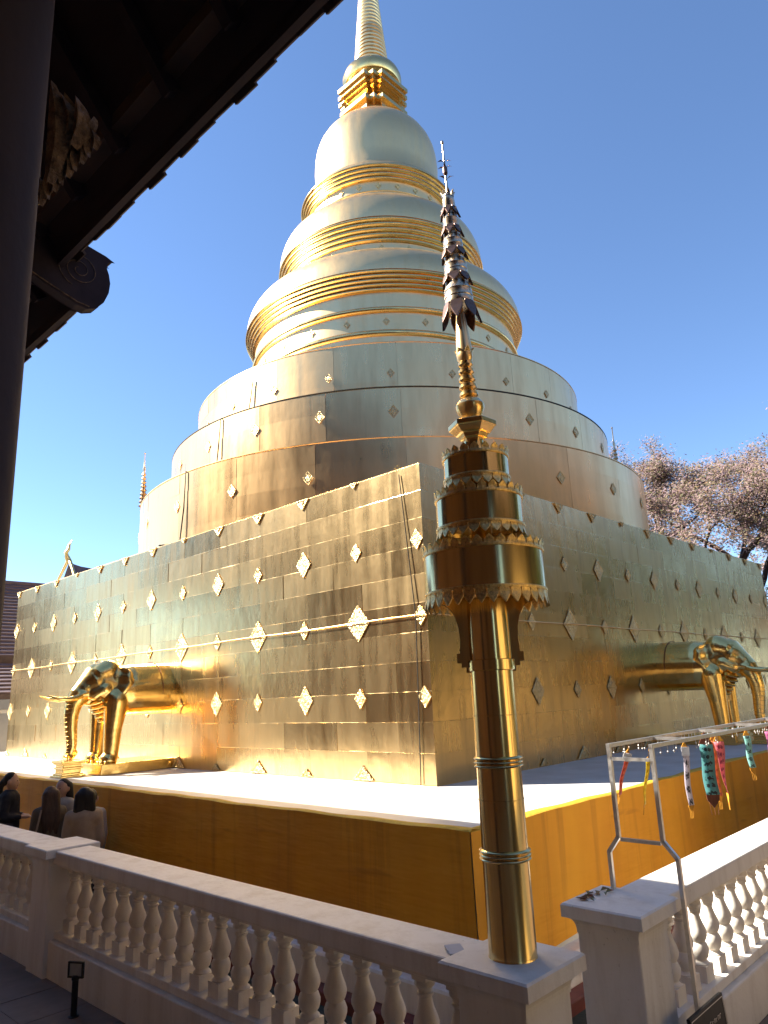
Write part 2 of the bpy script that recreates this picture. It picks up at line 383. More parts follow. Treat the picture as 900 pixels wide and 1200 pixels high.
# wall plates, lapped like shingles
NR, NC = 11, 12
ph_, pw_ = (ZT - .03 - ZL) / NR, S / NC
def plate_mesh(seed):
    g = random.Random(seed); mb = MB().box(-.006, .0, -pw_ / 2 - .001, pw_ / 2 + .001, -ph_ / 2 - .004, ph_ / 2 + .004)
    n = 12; t0 = g.uniform(.0007, .0017); zs = [g.uniform(-.004, .003) for _ in range(n + 1)]; ts = [max(.0004, t0 * g.uniform(.55, 1.2)) for _ in range(n + 1)]
    for i in range(n):                          # crimped lower edge of the sheet, then one crimped side
        y0, y1 = -pw_ / 2 + pw_ * i / n, -pw_ / 2 + pw_ * (i + 1) / n; h = .010; zb = -ph_ / 2
        mb.add([(-.006, y0, zb + zs[i]), (-.006, y1, zb + zs[i + 1]), (-.006 - ts[i + 1], y1, zb + zs[i + 1] + h * .4), (-.006 - ts[i], y0, zb + zs[i] + h * .4), (-.006, y0, zb + zs[i] + h), (-.006, y1, zb + zs[i + 1] + h)], [(0, 1, 2, 3), (3, 2, 5, 4)])
    return mb.mesh('wall_plate', 'wall_gold')
plv = [plate_mesh(k) for k in range(6)]
rng = random.Random(11)
for face in ('x', 'y'):
    for r_ in range(NR):
        odd_row = r_ % 2
        for c_ in range(NC + odd_row):
            u = (c_ + .5) * pw_; sy_ = 1.0
            if odd_row:
                u = c_ * pw_
                if c_ == 0: u, sy_ = pw_ * .25, .5
                if c_ == NC: u, sy_ = S - pw_ * .25, .5
            z = ZL + (r_ + .5) * ph_
            sg_ = .20 if face == 'x' else .09
            jt = R(rng.gauss(.6 if face == 'x' else .35, sg_)); jz = R(rng.gauss(0, sg_)); pl = rng.choice(plv); off = rng.uniform(-.001, .002) if face == 'x' else rng.uniform(0, .0008)
            loc = Vector((0.004 - off, u, z)) if face == 'x' else Vector((u, 0.004 - off, z))
            rot = (0, -jt, jz) if face == 'x' else (0, -jt, jz + math.pi / 2)
            link('wall_plate', pl, core, loc - Vector((C, C, ZL)), rot, (1 if face == 'x' else .6, sy_, 1))
# diamond ornaments
def diamond(w_, h_, t=.022):
    mb = MB(); k = 3
    # stepped relief: rim, sunk ring and raised centre
    t = .011; lv = [(1.0, .004), (.97, t), (.84, t), (.80, t * .6), (.58, t * .6), (.54, t), (.26, t), (.0, t * 1.1)]
    for s_, d in lv: 
        for (a, b) in ((0, 1), (1, 0), (0, -1), (-1, 0)): mb.v.append((-d, a * s_ * w_ / 2, b * s_ * h_ / 2))
    for i in range(len(lv) - 1):
        for j in range(4): mb.f.append((i * 4 + j, (i * 4 + (j + 1) % 4), (i + 1) * 4 + (j + 1) % 4, (i + 1) * 4 + j))
    return mb
dm = {k: diamond(*v).mesh('diamond_ornament', 'relief_gold') for k, v in dict(big=(.44, .50), mid=(.32, .40), small=(.21, .27), tiny=(.16, .20)).items()}
def half(w_, h_, up):
    mb = MB(); t = .02
    for s_, d in ((1, .004), (.93, t), (.7, t), (.6, t * .5), (.35, t * .5), (.25, t * 1.1), (0.02, t * 1.2)):
        for (a, b) in ((-1, 0), (1, 0), (0, up)): mb.v.append((-d, a * s_ * w_ / 2, b * s_ * h_ / 2 + up * h_ * .14 * (1 - s_)))
    for i in range(6):
        for j in range(3): mb.f.append((i * 3 + j, i * 3 + (j + 1) % 3, (i + 1) * 3 + (j + 1) % 3, (i + 1) * 3 + j))
    return mb
hm = {k: half(*v).mesh('half_ornament', 'relief_gold') for k, v in dict(td=(.30, .34, -1), ts=(.16, .18, -1), bd=(.40, .36, 1), bs=(.24, .2, 1)).items()}
for face in ('x', 'y'):
    for k in range(0, 13):
        u = .10 + 1.113 * k
        if u > S - .02: u = S - .1
        odd = k % 2 == 1
        items = [(5.385, hm['ts' if odd else 'td'] if not (k % 4 == 3) else hm['td']), (4.39, dm['small' if k % 2 else 'mid']), (3.43, dm['big' if odd else 'small']), (2.45, dm['small' if odd else 'mid']), (ZL + .015, hm['bd' if odd else 'bs'])]
        if k == 0:
            if face == 'y': continue
            items = [(4.39, dm['small']), (3.43, dm['small']), (2.45, dm['small'])]
        for z, me in items:
            loc = Vector((-.008, u, z)) if face == 'x' else Vector((u, -.008, z))
            link('ornament', me, core, loc - Vector((C, C, ZL)), (0, 0, 0 if face == 'x' else math.pi / 2))
cpart('rope', MB().tube([(-.035, y, 3.43 + .006 * math.sin(y * 2)) for y in [S * i / 40 for i in range(41)]], .007, 6), 'pale_gold', 60)
cpart('rope', MB().tube([(x, -.035, 3.43 + .006 * math.sin(x * 2)) for x in [S * i / 40 for i in range(41)]], .008, 6), 'pale_gold', 60)
cpart('corner_wire', MB().tube([(-.02, .34, ZT - .1), (-.03, .25, 4.4), (-.035, .16, 3.42), (-.03, .19, 2.4), (-.03, .22, ZL + .01)], .007, 5), 'cable', 60)

# round tiers
tiers = ((6.29, 5.40, 6.93, 4), (5.60, 6.93, 8.20, 3), (4.99, 8.20, 9.47, 3))
rng = random.Random(5)
for r0, z0, z1, rows in tiers:
    t = cpart('drum_tier', MB().lathe([(r0 - .02, z0 - .05), (r0 - .02, z1 - .012), (r0 - .05, z1), (r0 - 1.6, z1 + .10)], 192, (C, C)), 'drum_gold', 30)
    dh = (z1 - z0) / rows
    me = MB(); nseg = 6; half_a = R(7.5) - .0006
    for rr, zz in ((r0 - .002, -dh / 2 - .003), (r0 - .002, dh / 2 + .003)):
        for i in range(nseg + 1):
            a = -half_a + 2 * half_a * i / nseg; me.v.append((rr * math.cos(a) - r0, rr * math.sin(a), zz))
    for i in range(nseg): me.f.append((i, i + 1, nseg + 2 + i, nseg + 1 + i))
    k = len(me.v)
    me.v += [(v[0] - .006, v[1] * .9995, v[2]) for v in me.v[:k]]
    for i in range(nseg):
        me.f.append((i, k + i, k + i + 1, i + 1)); me.f.append((nseg + 1 + i, nseg + 2 + i, k + nseg + 2 + i, k + nseg + 1 + i))
    me.f += [(0, nseg + 1, k + nseg + 1, k), (nseg, k + nseg, k + 2 * nseg + 1, 2 * nseg + 1)]
    mesh = me.mesh('drum_plate', 'drum_gold', 30)
    for r_ in range(rows):
        for c_ in range(24):
            a = R(15 * c_ + 8.0)
            da = (math.degrees(a) - 223) % 360
            if 112 < da < 248: continue
            zc_ = z0 + dh * (r_ + .5); off = rng.uniform(0, .003)
            q = Matrix.Rotation(a, 4, 'Z') @ Matrix.Rotation(R(rng.gauss(.28, .10)), 4, 'Y') @ Matrix.Rotation(R(rng.gauss(0, .10)), 4, 'Z')
            o = link('drum_plate', mesh, t); o.matrix_local = Matrix.Translation(((r0 + off) * math.cos(a), (r0 + off) * math.sin(a), zc_ - ZL)) @ q
    for c_ in range(24):
        a = R(14.72 * c_ + 179.8 - 14.72 * 6)
        if c_ > 17: continue
        zz = {6.29: 6.30, 5.60: 7.72, 4.99: 8.80}[r0]
        link('ornament', dm['small' if r0 > 5 else 'tiny'], t, ((r0 + .005) * math.cos(a), (r0 + .005) * math.sin(a), zz - ZL), (0, 0, a + math.pi))
    cpart('rim_cable', MB().lathe([(r0 - .02, z1 + .012), (r0 + .006, z1 + .02), (r0 + .006, z1 + .035), (r0 - .02, z1 + .04)], 160, (C, C), cap=False), 'cable' if r0 in (5.60,) else 'pale_gold', 40)

def rib_stack(r, z0, z1, n, grow):
    p = []
    for i in range(n):
        a, b = z0 + (z1 - z0) * i / n, z0 + (z1 - z0) * (i + 1) / n; rr = r + grow * i / max(n - 1, 1); h = b - a
        for k in range(6):
            t = k / 5 * math.pi
            p.append((rr - .05 + .07 * math.sin(t), a + h * .08 + h * .84 * (1 - math.cos(t)) / 2))
    return p
def lathe_part(name, prof, mat, n=160, ang=35):
    return cpart(name, MB().lathe(prof, n, (C, C), cap=False), mat, ang)
def fillet(r, z, w_=.085, h_=.085):
    return [(r - .04, z - h_)] + [(r - .03 + w_ * math.sin(t), z - h_ * math.cos(t)) for t in [math.pi * i / 8 for i in range(9)]] + [(r - .04, z + h_)]
lathe_part('ring_tier', [(4.9, 9.55), (3.7, 9.62), (3.56, 9.66), (3.56, 11.62)], 'pale_gold')
lathe_part('moulding', fillet(3.57, 10.46), 'rich_gold'); lathe_part('moulding', fillet(3.58, 11.04, .10, .075), 'rich_gold')
lathe_part('moulding', [(3.5, 11.47)] + rib_stack(3.63, 11.49, 11.96, 5, .17) + [(3.7, 11.98)], 'rich_gold')
def shoulder(r0, z0, r1, z1, n=12):
    return [(r1 + (r0 - r1) * math.cos(math.pi / 2 * i / n) ** .8, z0 + (z1 - z0) * math.sin(math.pi / 2 * i / n)) for i in range(n + 1)]
lathe_part('ring_shoulder', [(3.62, 11.95), (3.79, 11.965)] + shoulder(3.79, 12.0, 2.66, 12.95), 'pale_gold')
lathe_part('ring_tier', [(2.66, 12.85), (2.66, 13.42)], 'pale_gold'); lathe_part('moulding', fillet(2.66, 13.12, .05, .03), 'pale_gold')
lathe_part('moulding', [(2.55, 13.40)] + rib_stack(2.72, 13.42, 14.03, 5, .17) + [(2.7, 14.05)], 'rich_gold')
lathe_part('ring_shoulder', [(2.7, 14.02), (2.88, 14.035)] + shoulder(2.88, 14.07, 2.03, 15.12), 'pale_gold')
lathe_part('ring_tier', [(2.03, 15.0), (2.03, 15.72)], 'pale_gold'); lathe_part('moulding', fillet(2.03, 15.42, .05, .03), 'pale_gold')
lathe_part('moulding', [(1.95, 15.70)] + rib_stack(2.11, 15.72, 16.14, 4, .13) + [(2.1, 16.16)], 'rich_gold')
lathe_part('bell', [(2.0, 16.13), (2.2, 16.15), (2.17, 16.24), (2.02, 16.36), (1.86, 16.46), (1.81, 16.6), (1.81, 17.074), (1.83, 17.469), (1.81, 17.825), (1.77, 18.061), (1.69, 18.299), (1.57, 18.52), (1.41, 18.717), (1.2, 18.907), (0.98, 19.041), (0.7, 19.128), (0.2, 19.152)], 'pale_gold', 160, 60)
for r0, zz in ((3.56, 10.75), (2.66, 13.27), (2.03, 15.58)):
    for k in range(18):
        a = R(14.72 * k + 179.8 - 14.72 * 6)
        link('ornament', dm['tiny'], chedi, ((r0 + .005) * math.cos(a), (r0 + .005) * math.sin(a), zz - ZL), (0, 0, a + math.pi))
# redented square throne above the bell
def redent(h):
    a, b, c_ = h, h * .80, h * .60
    q = [(a, -c_), (a, c_), (b, c_), (b, b), (c_, b), (c_, a)]
    pts = []
    for k in range(4):
        s_, c2 = math.sin(k * math.pi / 2), math.cos(k * math.pi / 2)
        for x, y in q[1:]: pts.append((C + x * c2 - y * s_, C + x * s_ + y * c2))
    return pts
th = MB()
for h, z0, z1 in ((.80, 19.02, 19.44), (.90, 19.44, 19.56), (.84, 19.56, 19.65), (.72, 19.65, 19.76), (.64, 19.76, 19.94), (.71, 19.94, 20.03), (.80, 20.03, 20.12), (.88, 20.12, 20.25), (.94, 20.25, 20.38), (.80, 20.38, 20.54)):
    th.prism(redent(h), z0, z1)
cpart('throne', th, 'rich_gold', None)
lathe_part('collar', [(.5, 20.50), (.62, 20.56), (.74, 20.58), (.80, 20.66), (.86, 20.68), (.91, 20.78), (.91, 20.94), (.86, 21.08), (.74, 21.20), (.56, 21.27)], 'rich_gold', 64, 40)
sp = []
zz = 21.22; 
while zz < 26.92:
    rr = .55 * (1 - (zz - 21.22) / 7.4) ** 1.15; h = .15
    sp += [(rr * .93, zz), (rr * 1.0, zz + h * .22), (rr * 1.02, zz + h * .5), (rr * .99, zz + h * .78), (rr * .92, zz + h)]
    zz += h * 1.0
sp += [(.09, 27.02), (.16, 27.22), (.14, 27.52), (.05, 28.12), (.01, 29.52)]
lathe_part('spire', sp, 'pale_gold', 48, 30)
# cable down the tiers
def cyl(r, a, z): return (C + r * math.cos(R(a)), C + r * math.sin(R(a)), z)
wire = MB().tube([cyl(5.02, 188, 9.2), cyl(5.03, 187.2, 8.75), cyl(5.05, 186.3, 8.28), cyl(5.63, 184.6, 8.21), cyl(5.64, 184.1, 7.6), cyl(5.66, 183.5, 6.98), cyl(6.32, 182.8, 6.95), cyl(6.33, 182.6, 6.2), cyl(6.36, 182.0, 5.52), cyl(6.6, 181.2, 5.46), (.02, 6.62, 5.42)], .014, 6)
wire.xform(Matrix.Identity(4)); cb = wire.build('cable', 'cable', None, 60); tag(cb, 'thin black cable running down the round golden tiers to the square base', 'cable')

# ------------------------------------------------------------------ small spires standing on the base top behind the tiers
def slim_spire(loc, label, h=4.1):
    root = empty('slim_spire', loc)
    MB().lathe([(.10, 0), (.10, .12), (.05, .16), (.045, 2.2), (.04, h * .60)], 12).build('shaft', 'rich_gold', root, 40)
    mb = MB(); prof = []
    n = 9
    for i in range(n):
        z = h * .60 + i * h * .028; r = .13 * (1 - i / n * .6); prof += [(r * .5, z), (r, z + h * .01), (r * .55, z + h * .025)]
    prof += [(.03, h * .86), (.045, h * .88), (.02, h * .90), (.012, h * .985), (.03, h * .99), (.004, h)]
    mb.lathe(prof, 12).build('tiered_finial', 'filigree', root, 40)
    tag(root, label, 'spire', 'slim spires on the base behind the tiers')
slim_spire((2.78, 12.6, ZT + .0), 'slim ringed spire beyond the round tier above the elephant with the lowered trunk', 4.1)
slim_spire((12.6, 3.12, ZT + .0), 'slim ringed spire beyond the round tier beside the pinkish tree', 4.5)

# ------------------------------------------------------------------ elephants coming out of the walls
def elephant():
    root = empty('elephant_statue')
    b = MB()
    for sy in (-1, 1):
        b.cone((.14, sy * .10, 1.30), .40, (-.62, sy * .09, 1.28), .38, 24)
        b.cone((.14, sy * .05, 1.37), .41, (-.55, sy * .05, 1.36), .40, 24)
    b.cone((-.60, 0, 1.32), .43, (-.95, 0, 1.44), .32, 24)                        # neck
    b.cone((-.98, 0, 1.50), .30, (-1.08, 0, 1.46), .28, 24)                       # skull
    for sy in (-1, 1):
        b.cone((-.95, sy * .11, 1.63), .20, (-1.06, sy * .10, 1.58), .19, 20)     # twin crown domes
        b.cone((-1.10, sy * .17, 1.55), .075, (-1.22, sy * .13, 1.50), .06, 14)   # brow ridge
        b.cone((-1.03, sy * .20, 1.34), .135, (-1.16, sy * .15, 1.27), .12, 18)   # jowls
        b.cone((-1.25, sy * .11, 1.29), .085, (-1.40, sy * .13, 1.26), .06, 14)   # tusk sockets
        b.cone((-.84, sy * .24, 1.15), .21, (-.88, sy * .25, .72), .15, 18)
        b.cone((-.88, sy * .25, .75), .15, (-.90, sy * .25, .28), .122, 18)
        b.cone((-.90, sy * .25, .26), .122, (-.93, sy * .25, .215), .155, 18)
    b.cone((-1.08, 0, 1.52), .26, (-1.26, 0, 1.36), .195, 20)                     # forehead into trunk
    tr = [(-1.24, 1.38, .195), (-1.36, 1.27, .165), (-1.44, 1.13, .135), (-1.475, .97, .118), (-1.475, .80, .104), (-1.455, .62, .092), (-1.44, .47, .082), (-1.46, .36, .072), (-1.43, .31, .052), (-1.37, .36, .04)]
    for (x0, z0, r0), (x1, z1, r1) in zip(tr[:-1], tr[1:]): b.cone((x0, 0, z0), r0, (x1, 0, z1), r1, 18)
    b.cone((-1.05, 0, 1.16), .11, (-1.24, 0, 1.15), .065, 14)                     # lower lip
    cut = MB(); cut.v = [(min(x, .16), y, max(z, .165)) for x, y, z in b.v]; cut.f = b.f
    body = fused('body', cut, 'statue_gold', root, .017, 6)
    rg = MB()
    for i in range(13):                                                          # wrinkles round the trunk
        t = i / 12 * 5.0; k = int(min(t, 4)); f_ = t - k
        a_, c_ = tr[2 + k], tr[3 + k]; x, z, r_ = (a_[j] + (c_[j] - a_[j]) * f_ for j in range(3))
        rg.tube([(x + (r_ + .001) * math.cos(q), (r_ + .001) * math.sin(q), z + .02 * math.cos(q)) for q in [R(20 * j) for j in range(19)]], .0032, 5, False)
    rg.build('trunk_rings', 'statue_gold', root, 60)
    for sy in (-1, 1):
        t = MB().tube([(-1.36, sy * .13, 1.265), (-1.48, sy * .165, 1.215), (-1.62, sy * .19, 1.195), (-1.78, sy * .195, 1.21), (-1.94, sy * .17, 1.265)], [.05, .046, .038, .026, .007], 14)
        t.build('tusk', 'statue_gold', root, 60)
        ear = MB(); nu, nv = 22, 26                                              # ear: ruffled flap folded back along the neck
        for k in range(2):
            for i in range(nu + 1):
                for j in range(nv + 1):
                    u, v = i / nu, j / nv
                    z = 1.70 - .72 * v - .05 * u * (1 - v)
                    wdt = .10 + .30 * math.sin(math.pi * min(v * .78 + .16, 1)) ** .8
                    x = -.97 + wdt * u - .13 * v * v
                    y = sy * (.31 + .175 * math.sin(u * math.pi * .55) - .10 * (1 - v) ** 3 - .20 * v ** 3)
                    y += sy * .030 * math.sin(u * 9.5 + v * 5) * (.25 + u * .75)
                    x += .018 * math.sin(v * 22) * u
                    ear.v.append((x, y - sy * .022 * k, z))
        st = nv + 1; off = (nu + 1) * st
        for i in range(nu):
            for j in range(nv):
                q = (i * st + j, i * st + j + 1, (i + 1) * st + j + 1, (i + 1) * st + j)
                ear.f.append(q); ear.f.append(tuple(off + t for t in reversed(q)))
        rim = [i * st for i in range(nu + 1)] + [nu * st + j for j in range(1, nv + 1)] + [i * st + nv for i in range(nu - 1, -1, -1)] + [j for j in range(nv - 1, 0, -1)]
        for a, b2 in zip(rim, rim[1:] + rim[:1]): ear.f.append((a, b2, off + b2, off + a))
        ear.build('ear', 'statue_gold', root, 70)
        e_ = Vector((-1.185, sy * .205, 1.475))
        eye = MB().cone(e_, .026, e_ + Vector((-.004, sy * .006, 0)), .024, 12).build('eye', 'black', root, 60)
        lid = MB()
        for s2 in (1, -1): lid.tube([e_ + Vector((-.045 + .09 * q, sy * (.012 - .03 * abs(q - .5)), s2 * .030 * math.sin(math.pi * q))) for q in [j / 8 for j in range(9)]], .010, 8)
        lid.build('eyelids', 'statue_gold', eye, 60)
        sw = MB()                                                                # cheek swirl folds
        for kk in range(3): sw.tube([(-1.04 + (.05 + .035 * kk) * math.cos(q), sy * (.325 - .02 * kk - .03 * abs(math.sin(q))), 1.33 + (.05 + .035 * kk) * math.sin(q)) for q in [R(-150 + 20 * j) for j in range(13)]], .013, 8)
        sw.build('cheek_folds', 'statue_gold', root, 60)
        mb = MB()
        for kk in range(4):
            q = R(180 + (-50 + 33 * kk) * 1.0); mb.cone((-.93 + .135 * math.cos(q), sy * .25 + .135 * math.sin(q), .19), .034, (-.93 + .155 * math.cos(q), sy * .25 + .155 * math.sin(q), .185), .026, 10)
        mb.build('toes', 'statue_gold', root, 60)
    # chest drapery: swags from cheek to chest
    dr = MB()
    for kk in range(5):
        pts = [(-1.20 + .05 * kk + .10 * abs(t), .30 * t * (1 - .06 * kk), 1.16 - .07 * kk - .05 * (1 - t * t)) for t in [i / 6 - 1 for i in range(13)]]
        dr.tube(pts, .032, 8)
    dr.build('chest_folds', 'statue_gold', root, 60)
    MB().box(-1.16, .095, -.50, .50, 0, .17).build('slab', 'statue_gold', root, bevel=.012)
    seam = MB().tube([(-.12, .49 * math.sin(a), 1.33 + .46 * math.cos(a)) for a in [R(-150 + 12 * i) for i in range(26)]], .006, 5)
    seam.build('seam', 'tassel_brown', root, 60)
    return root
def pedestal():
    root = empty('offering_pedestal'); mb = MB()
    for h, z0, z1 in ((.20, 0, .03), (.17, .03, .06), (.145, .06, .12), (.165, .12, .15), (.145, .15, .19), (.175, .19, .215), (.195, .215, .25)):
        mb.box(-h, h, -h, h, z0, z1)
    mb.build('plinth', 'statue_gold', root, bevel=.006)
    lf = MB()
    for k in range(8):
        a = k * math.pi / 4
        lf.add([(.04 * math.cos(a - .3), .04 * math.sin(a - .3), .25), (.04 * math.cos(a + .3), .04 * math.sin(a + .3), .25), (.10 * math.cos(a), .10 * math.sin(a), .33), (.035 * math.cos(a), .035 * math.sin(a), .30)], [(0, 1, 2), (0, 2, 3), (1, 3, 2), (0, 3, 1)])
    lf.build('lotus', 'statue_gold', root)
    return root
el = elephant(); el.location = (-.10, 6.35, ZL)
tag(el, 'golden elephant statue emerging from the plated wall above the group of visitors', 'elephant statue', 'golden elephants emerging from the chedi base')
e2 = copy_tree(el); e2.location = (6.70, -.10, ZL + .0); e2.rotation_euler = (0, 0, math.pi / 2)
e2['label'] = 'golden elephant statue emerging from the shaded wall above the hanging paper flags'
pe = pedestal(); pe.location = (-1.57, 6.35, ZL); tag(pe, 'small golden pedestal under the trunk tip of the elephant near the visitors', 'pedestal', 'golden pedestals under elephant trunks')
p2 = copy_tree(pe); p2.location = (6.70, -1.57, ZL); p2['label'] = 'small golden pedestal under the trunk tip of the elephant behind the paper flags'

# ------------------------------------------------------------------ balustrades
bal = MB()
def sq(h, z0, z1): bal.box(-h, h, -h, h, z0, z1)
sq(.066, .40, .505)
bal.lathe([(.066, .505), (.068, .512), (.050, .53), (.050, .538), (.062, .552), (.072, .585), (.073, .61), (.062, .64), (.052, .652), (.060, .662), (.072, .69), (.074, .715), (.066, .745), (.050, .785), (.040, .82), (.037, .845), (.048, .852), (.048, .862), (.038, .868), (.040, .885), (.058, .90), (.060, .912), (.055, .93)], 16)
sq(.052, .93, 1.015)
balm = bal.mesh('baluster', 'white', 40)
def post(root, cx, cy, loc):
    mb = MB(); x, y = cx - loc[0], cy - loc[1]
    for h, z0, z1 in ((.205, 0, 1.0),):
        mb.box(x - h, x + h, y - h, y + h, z0, z1)
    b = mb.build('post', 'white', root, bevel=.012)
    cp = MB(); n = 6
    prof = [(.207, .98)] + [(.207 + .05 * (1 - math.cos(math.pi / 2 * i / n)), 1.0 + .07 * math.sin(math.pi / 2 * i / n)) for i in range(n + 1)] + [(.272, 1.075), (.272, 1.145), (.262, 1.155)]
    for h, z in prof: cp.v += [(x - h, y - h, z), (x + h, y - h, z), (x + h, y + h, z), (x - h, y + h, z)]
    for i in range(len(prof) - 1):
        for j in range(4): cp.f.append((i * 4 + j, i * 4 + (j + 1) % 4, (i + 1) * 4 + (j + 1) % 4, (i + 1) * 4 + j))
    k = (len(prof) - 1) * 4; cp.f.append((k, k + 1, k + 2, k + 3))
    cp.build('post_cap', 'white', b)
def balustrade(label, axis, u0, u1, c, posts, first, n):
    mid = (u0 + u1) / 2
    loc = (c, mid, 0) if axis == 'y' else (mid, c, 0)
    root = empty('balustrade', loc)
    def bx(a0, a1, d0, d1, z0, z1, name, bev=.01):
        mb = MB()
        if axis == 'y': mb.box(d0, d1, a0 - mid, a1 - mid, z0, z1)
        else: mb.box(a0 - mid, a1 - mid, d0, d1, z0, z1)
        return mb.build(name, 'white', root, bevel=bev)
    cuts = sorted([u0] + [p for p in posts] + [u1])
    bx(u0, u1, -.175, .175, 1.012, 1.135, 'rail', .014)
    bx(u0, u1, -.13, .13, .985, 1.011, 'rail_moulding', .006)
    bx(u0, u1, -.115, .115, .335, .40, 'plinth_top', .008)
    bx(u0, u1, -.165, .165, -.02, .335, 'plinth', .014)
    for k in range(n):
        u = first[1] * k + first[0]
        if any(abs(u - p) < .24 for p in posts): continue
        if u < u0 + .05 or u > u1 - .05: continue
        link('baluster', balm, root, ((0, u - mid, 0) if axis == 'y' else (u - mid, 0, 0)), (0, 0, 0))
    for p in posts:
        if axis == 'y': post(root, c - .0, p, loc)
        else: post(root, p, c, loc)
    tag(root, label, 'balustrade', 'white balustrades round the chedi')
balustrade('white balustrade with turned balusters in front of the standing visitors', 'y', -3.25, 8.0, -3.375, (-3.30, 2.20, 7.7), (-2.94, .2525), 44)
balustrade('white balustrade with turned balusters below the steel flag rack', 'x', -2.1, 6.5, -3.275, (-2.12, 3.4), (-1.525, .2525), 32)

# ------------------------------------------------------------------ tiered ceremonial parasol on the corner post
def leafring(r, z, n, h, w_, up=1, flare=.0, t=.006, tilt=0.0):
    mb = MB()
    for i in range(n):
        a = 2 * math.pi * i / n
        ca, sa = math.cos(a), math.sin(a)
        sil = [(-.42, 0), (-.5, .3), (-.46, .5), (-.3, .72), (-.12, .9), (0, 1), (.12, .9), (.3, .72), (.46, .5), (.5, .3), (.42, 0)]
        v = []
        for d in (0, 1):
            for s_, q in sil:
                rr = r + flare * q + (t if d else 0) + (.008 * (1 - abs(s_) * 2) if d else 0)
                v.append((rr * ca - s_ * w_ * sa, rr * sa + s_ * w_ * ca, z + up * q * h))
        k = len(sil)
        mb.add(v, [tuple(range(k)), tuple(reversed(range(k, 2 * k)))] + [(j, j + 1, k + j + 1, k + j) for j in range(k - 1)])
    return mb
def parasol(loc, label):
    root = empty('tiered_parasol', loc)           # z = 0 at the post top
    z = lambda a: a - 1.155
    MB().lathe([(.128, 0), (.125, .01), (.124, z(1.63)), (.122, z(2.12)), (.120, z(2.62)), (.118, z(3.0))], 40).build('pole', 'pole_gold', root, 40)
    for zz, rr in ((1.645, .132), (2.115, .130)):
        pr = [(rr - .015, z(zz - .03))]
        for k in range(3):
            for i in range(7): pr.append((rr - .006 + .012 * math.sin(math.pi * i / 6), z(zz - .03 + .02 * k) + .018 * i / 6))
        pr.append((rr - .015, z(zz + .032)))
        MB().lathe(pr, 40).build('collar_ring', 'pole_gold', root, 40)
    for zz in (1.92, 2.36):
        MB().lathe([(.1225, z(zz) - .003), (.1255, z(zz) - .002), (.1255, z(zz) + .002), (.1225, z(zz) + .003)], 40, cap=False).build('seam_ring', 'pole_gold', root)
    MB().lathe([(.118, z(2.60)), (.133, z(2.605)), (.133, z(2.66)), (.118, z(2.665))], 40, cap=False).build('collar_ring', 'pole_gold', root, 30)
    br = [(.10, 2.60), (.135, 2.60), (.135, 2.63), (.16, 2.63), (.16, 2.655), (.185, 2.655), (.185, 2.70), (.165, 2.70), (.165, 2.72), (.16, 2.78), (.165, 2.85), (.18, 2.91), (.205, 2.955), (.24, 2.985), (.27, 2.995), (.27, 3.02), (.10, 3.02)]
    for k in (0, 1, 2):
        a = HEAD - math.pi / 2 + k * math.pi / 2
        mb = MB(); n = len(br)
        mb.v = [(r_, s_ * .016, z(zz)) for s_ in (-1, 1) for r_, zz in br]
        mb.f = [tuple(range(n)), tuple(reversed(range(n, 2 * n)))] + [(j, (j + 1) % n, n + (j + 1) % n, n + j) for j in range(n)]
        mb.xform(Matrix.Rotation(a, 4, 'Z')).build('bracket', 'pole_gold', root, bevel=.004)
    for r_, zb, zt_, nf in ((.348, 3.04, 3.27, 34), (.257, 3.425, 3.605, 26), (.196, 3.725, 3.861, 20)):
        t = MB().lathe([(.08, z(zb) + .012), (r_ - .012, z(zb) + .012), (r_ - .012, z(zb)), (r_, z(zb)), (r_, z(zt_)), (r_ - .012, z(zt_)), (r_ - .012, z(zt_) - .02), (.06, z(zt_) + .02)], 72).build('tier_drum', 'pole_gold', root, 30)
        for zz in (zb, zt_):
            MB().lathe([(r_ - .004, z(zz) - .009), (r_ + .007, z(zz) - .008), (r_ + .009, z(zz)), (r_ + .007, z(zz) + .008), (r_ - .004, z(zz) + .009)], 72, cap=False).build('rim', 'crest_gold', t, 40)
        wl = 2 * math.pi * r_ / nf
        leafring(r_ - .004, z(zt_) + .006, nf, .048 if r_ > .2 else .045, wl * .86, 1, .003).build('crest', 'crest_gold', t)
        leafring(r_ - .004, z(zb) - .006, nf, (.085 if r_ > .3 else .06), wl * .98, -1, .004).build('fringe', 'crest_gold', t)
    MB().lathe([(.075, z(3.25)), (.06, z(3.30)), (.06, z(3.45)), (.06, z(3.98))], 24).build('inner_shaft', 'pole_gold', root, 40)
    # upper part leans very slightly
    lean = Matrix.Translation((0, 0, z(3.95))) @ Matrix.Rotation(R(1.6), 4, Vector((-.66, -.75, 0))) @ Matrix.Translation((0, 0, -z(3.95)))
    def up(mb, name, mat, sm=None, bv=0): return mb.xform(lean).build(name, mat, root, sm, bv)
    hx = MB().lathe([(.045, z(3.93)), (.060, z(3.96)), (.072, z(3.99)), (.085, z(3.995)), (.095, z(4.02)), (.11, z(4.025)), (.14, z(4.06)), (.15, z(4.065)), (.15, z(4.095)), (.10, z(4.115)), (.06, z(4.125))], 6)
    up(hx, 'hexagonal_capital', 'rich_gold', None, .003)
    pr = [(.05, z(4.11)), (.07, z(4.15)), (.088, z(4.185)), (.09, z(4.215)), (.07, z(4.245)), (.05, z(4.26))]
    for k in range(5):
        zz = 4.265 + .052 * k; r_ = .058 - .003 * k
        pr += [(r_ * .7, z(zz)), (r_, z(zz + .014)), (r_, z(zz + .032)), (r_ * .7, z(zz + .046))]
    up(MB().lathe(pr + [(.03, z(4.53))], 20), 'ringed_neck', 'rich_gold', 35)
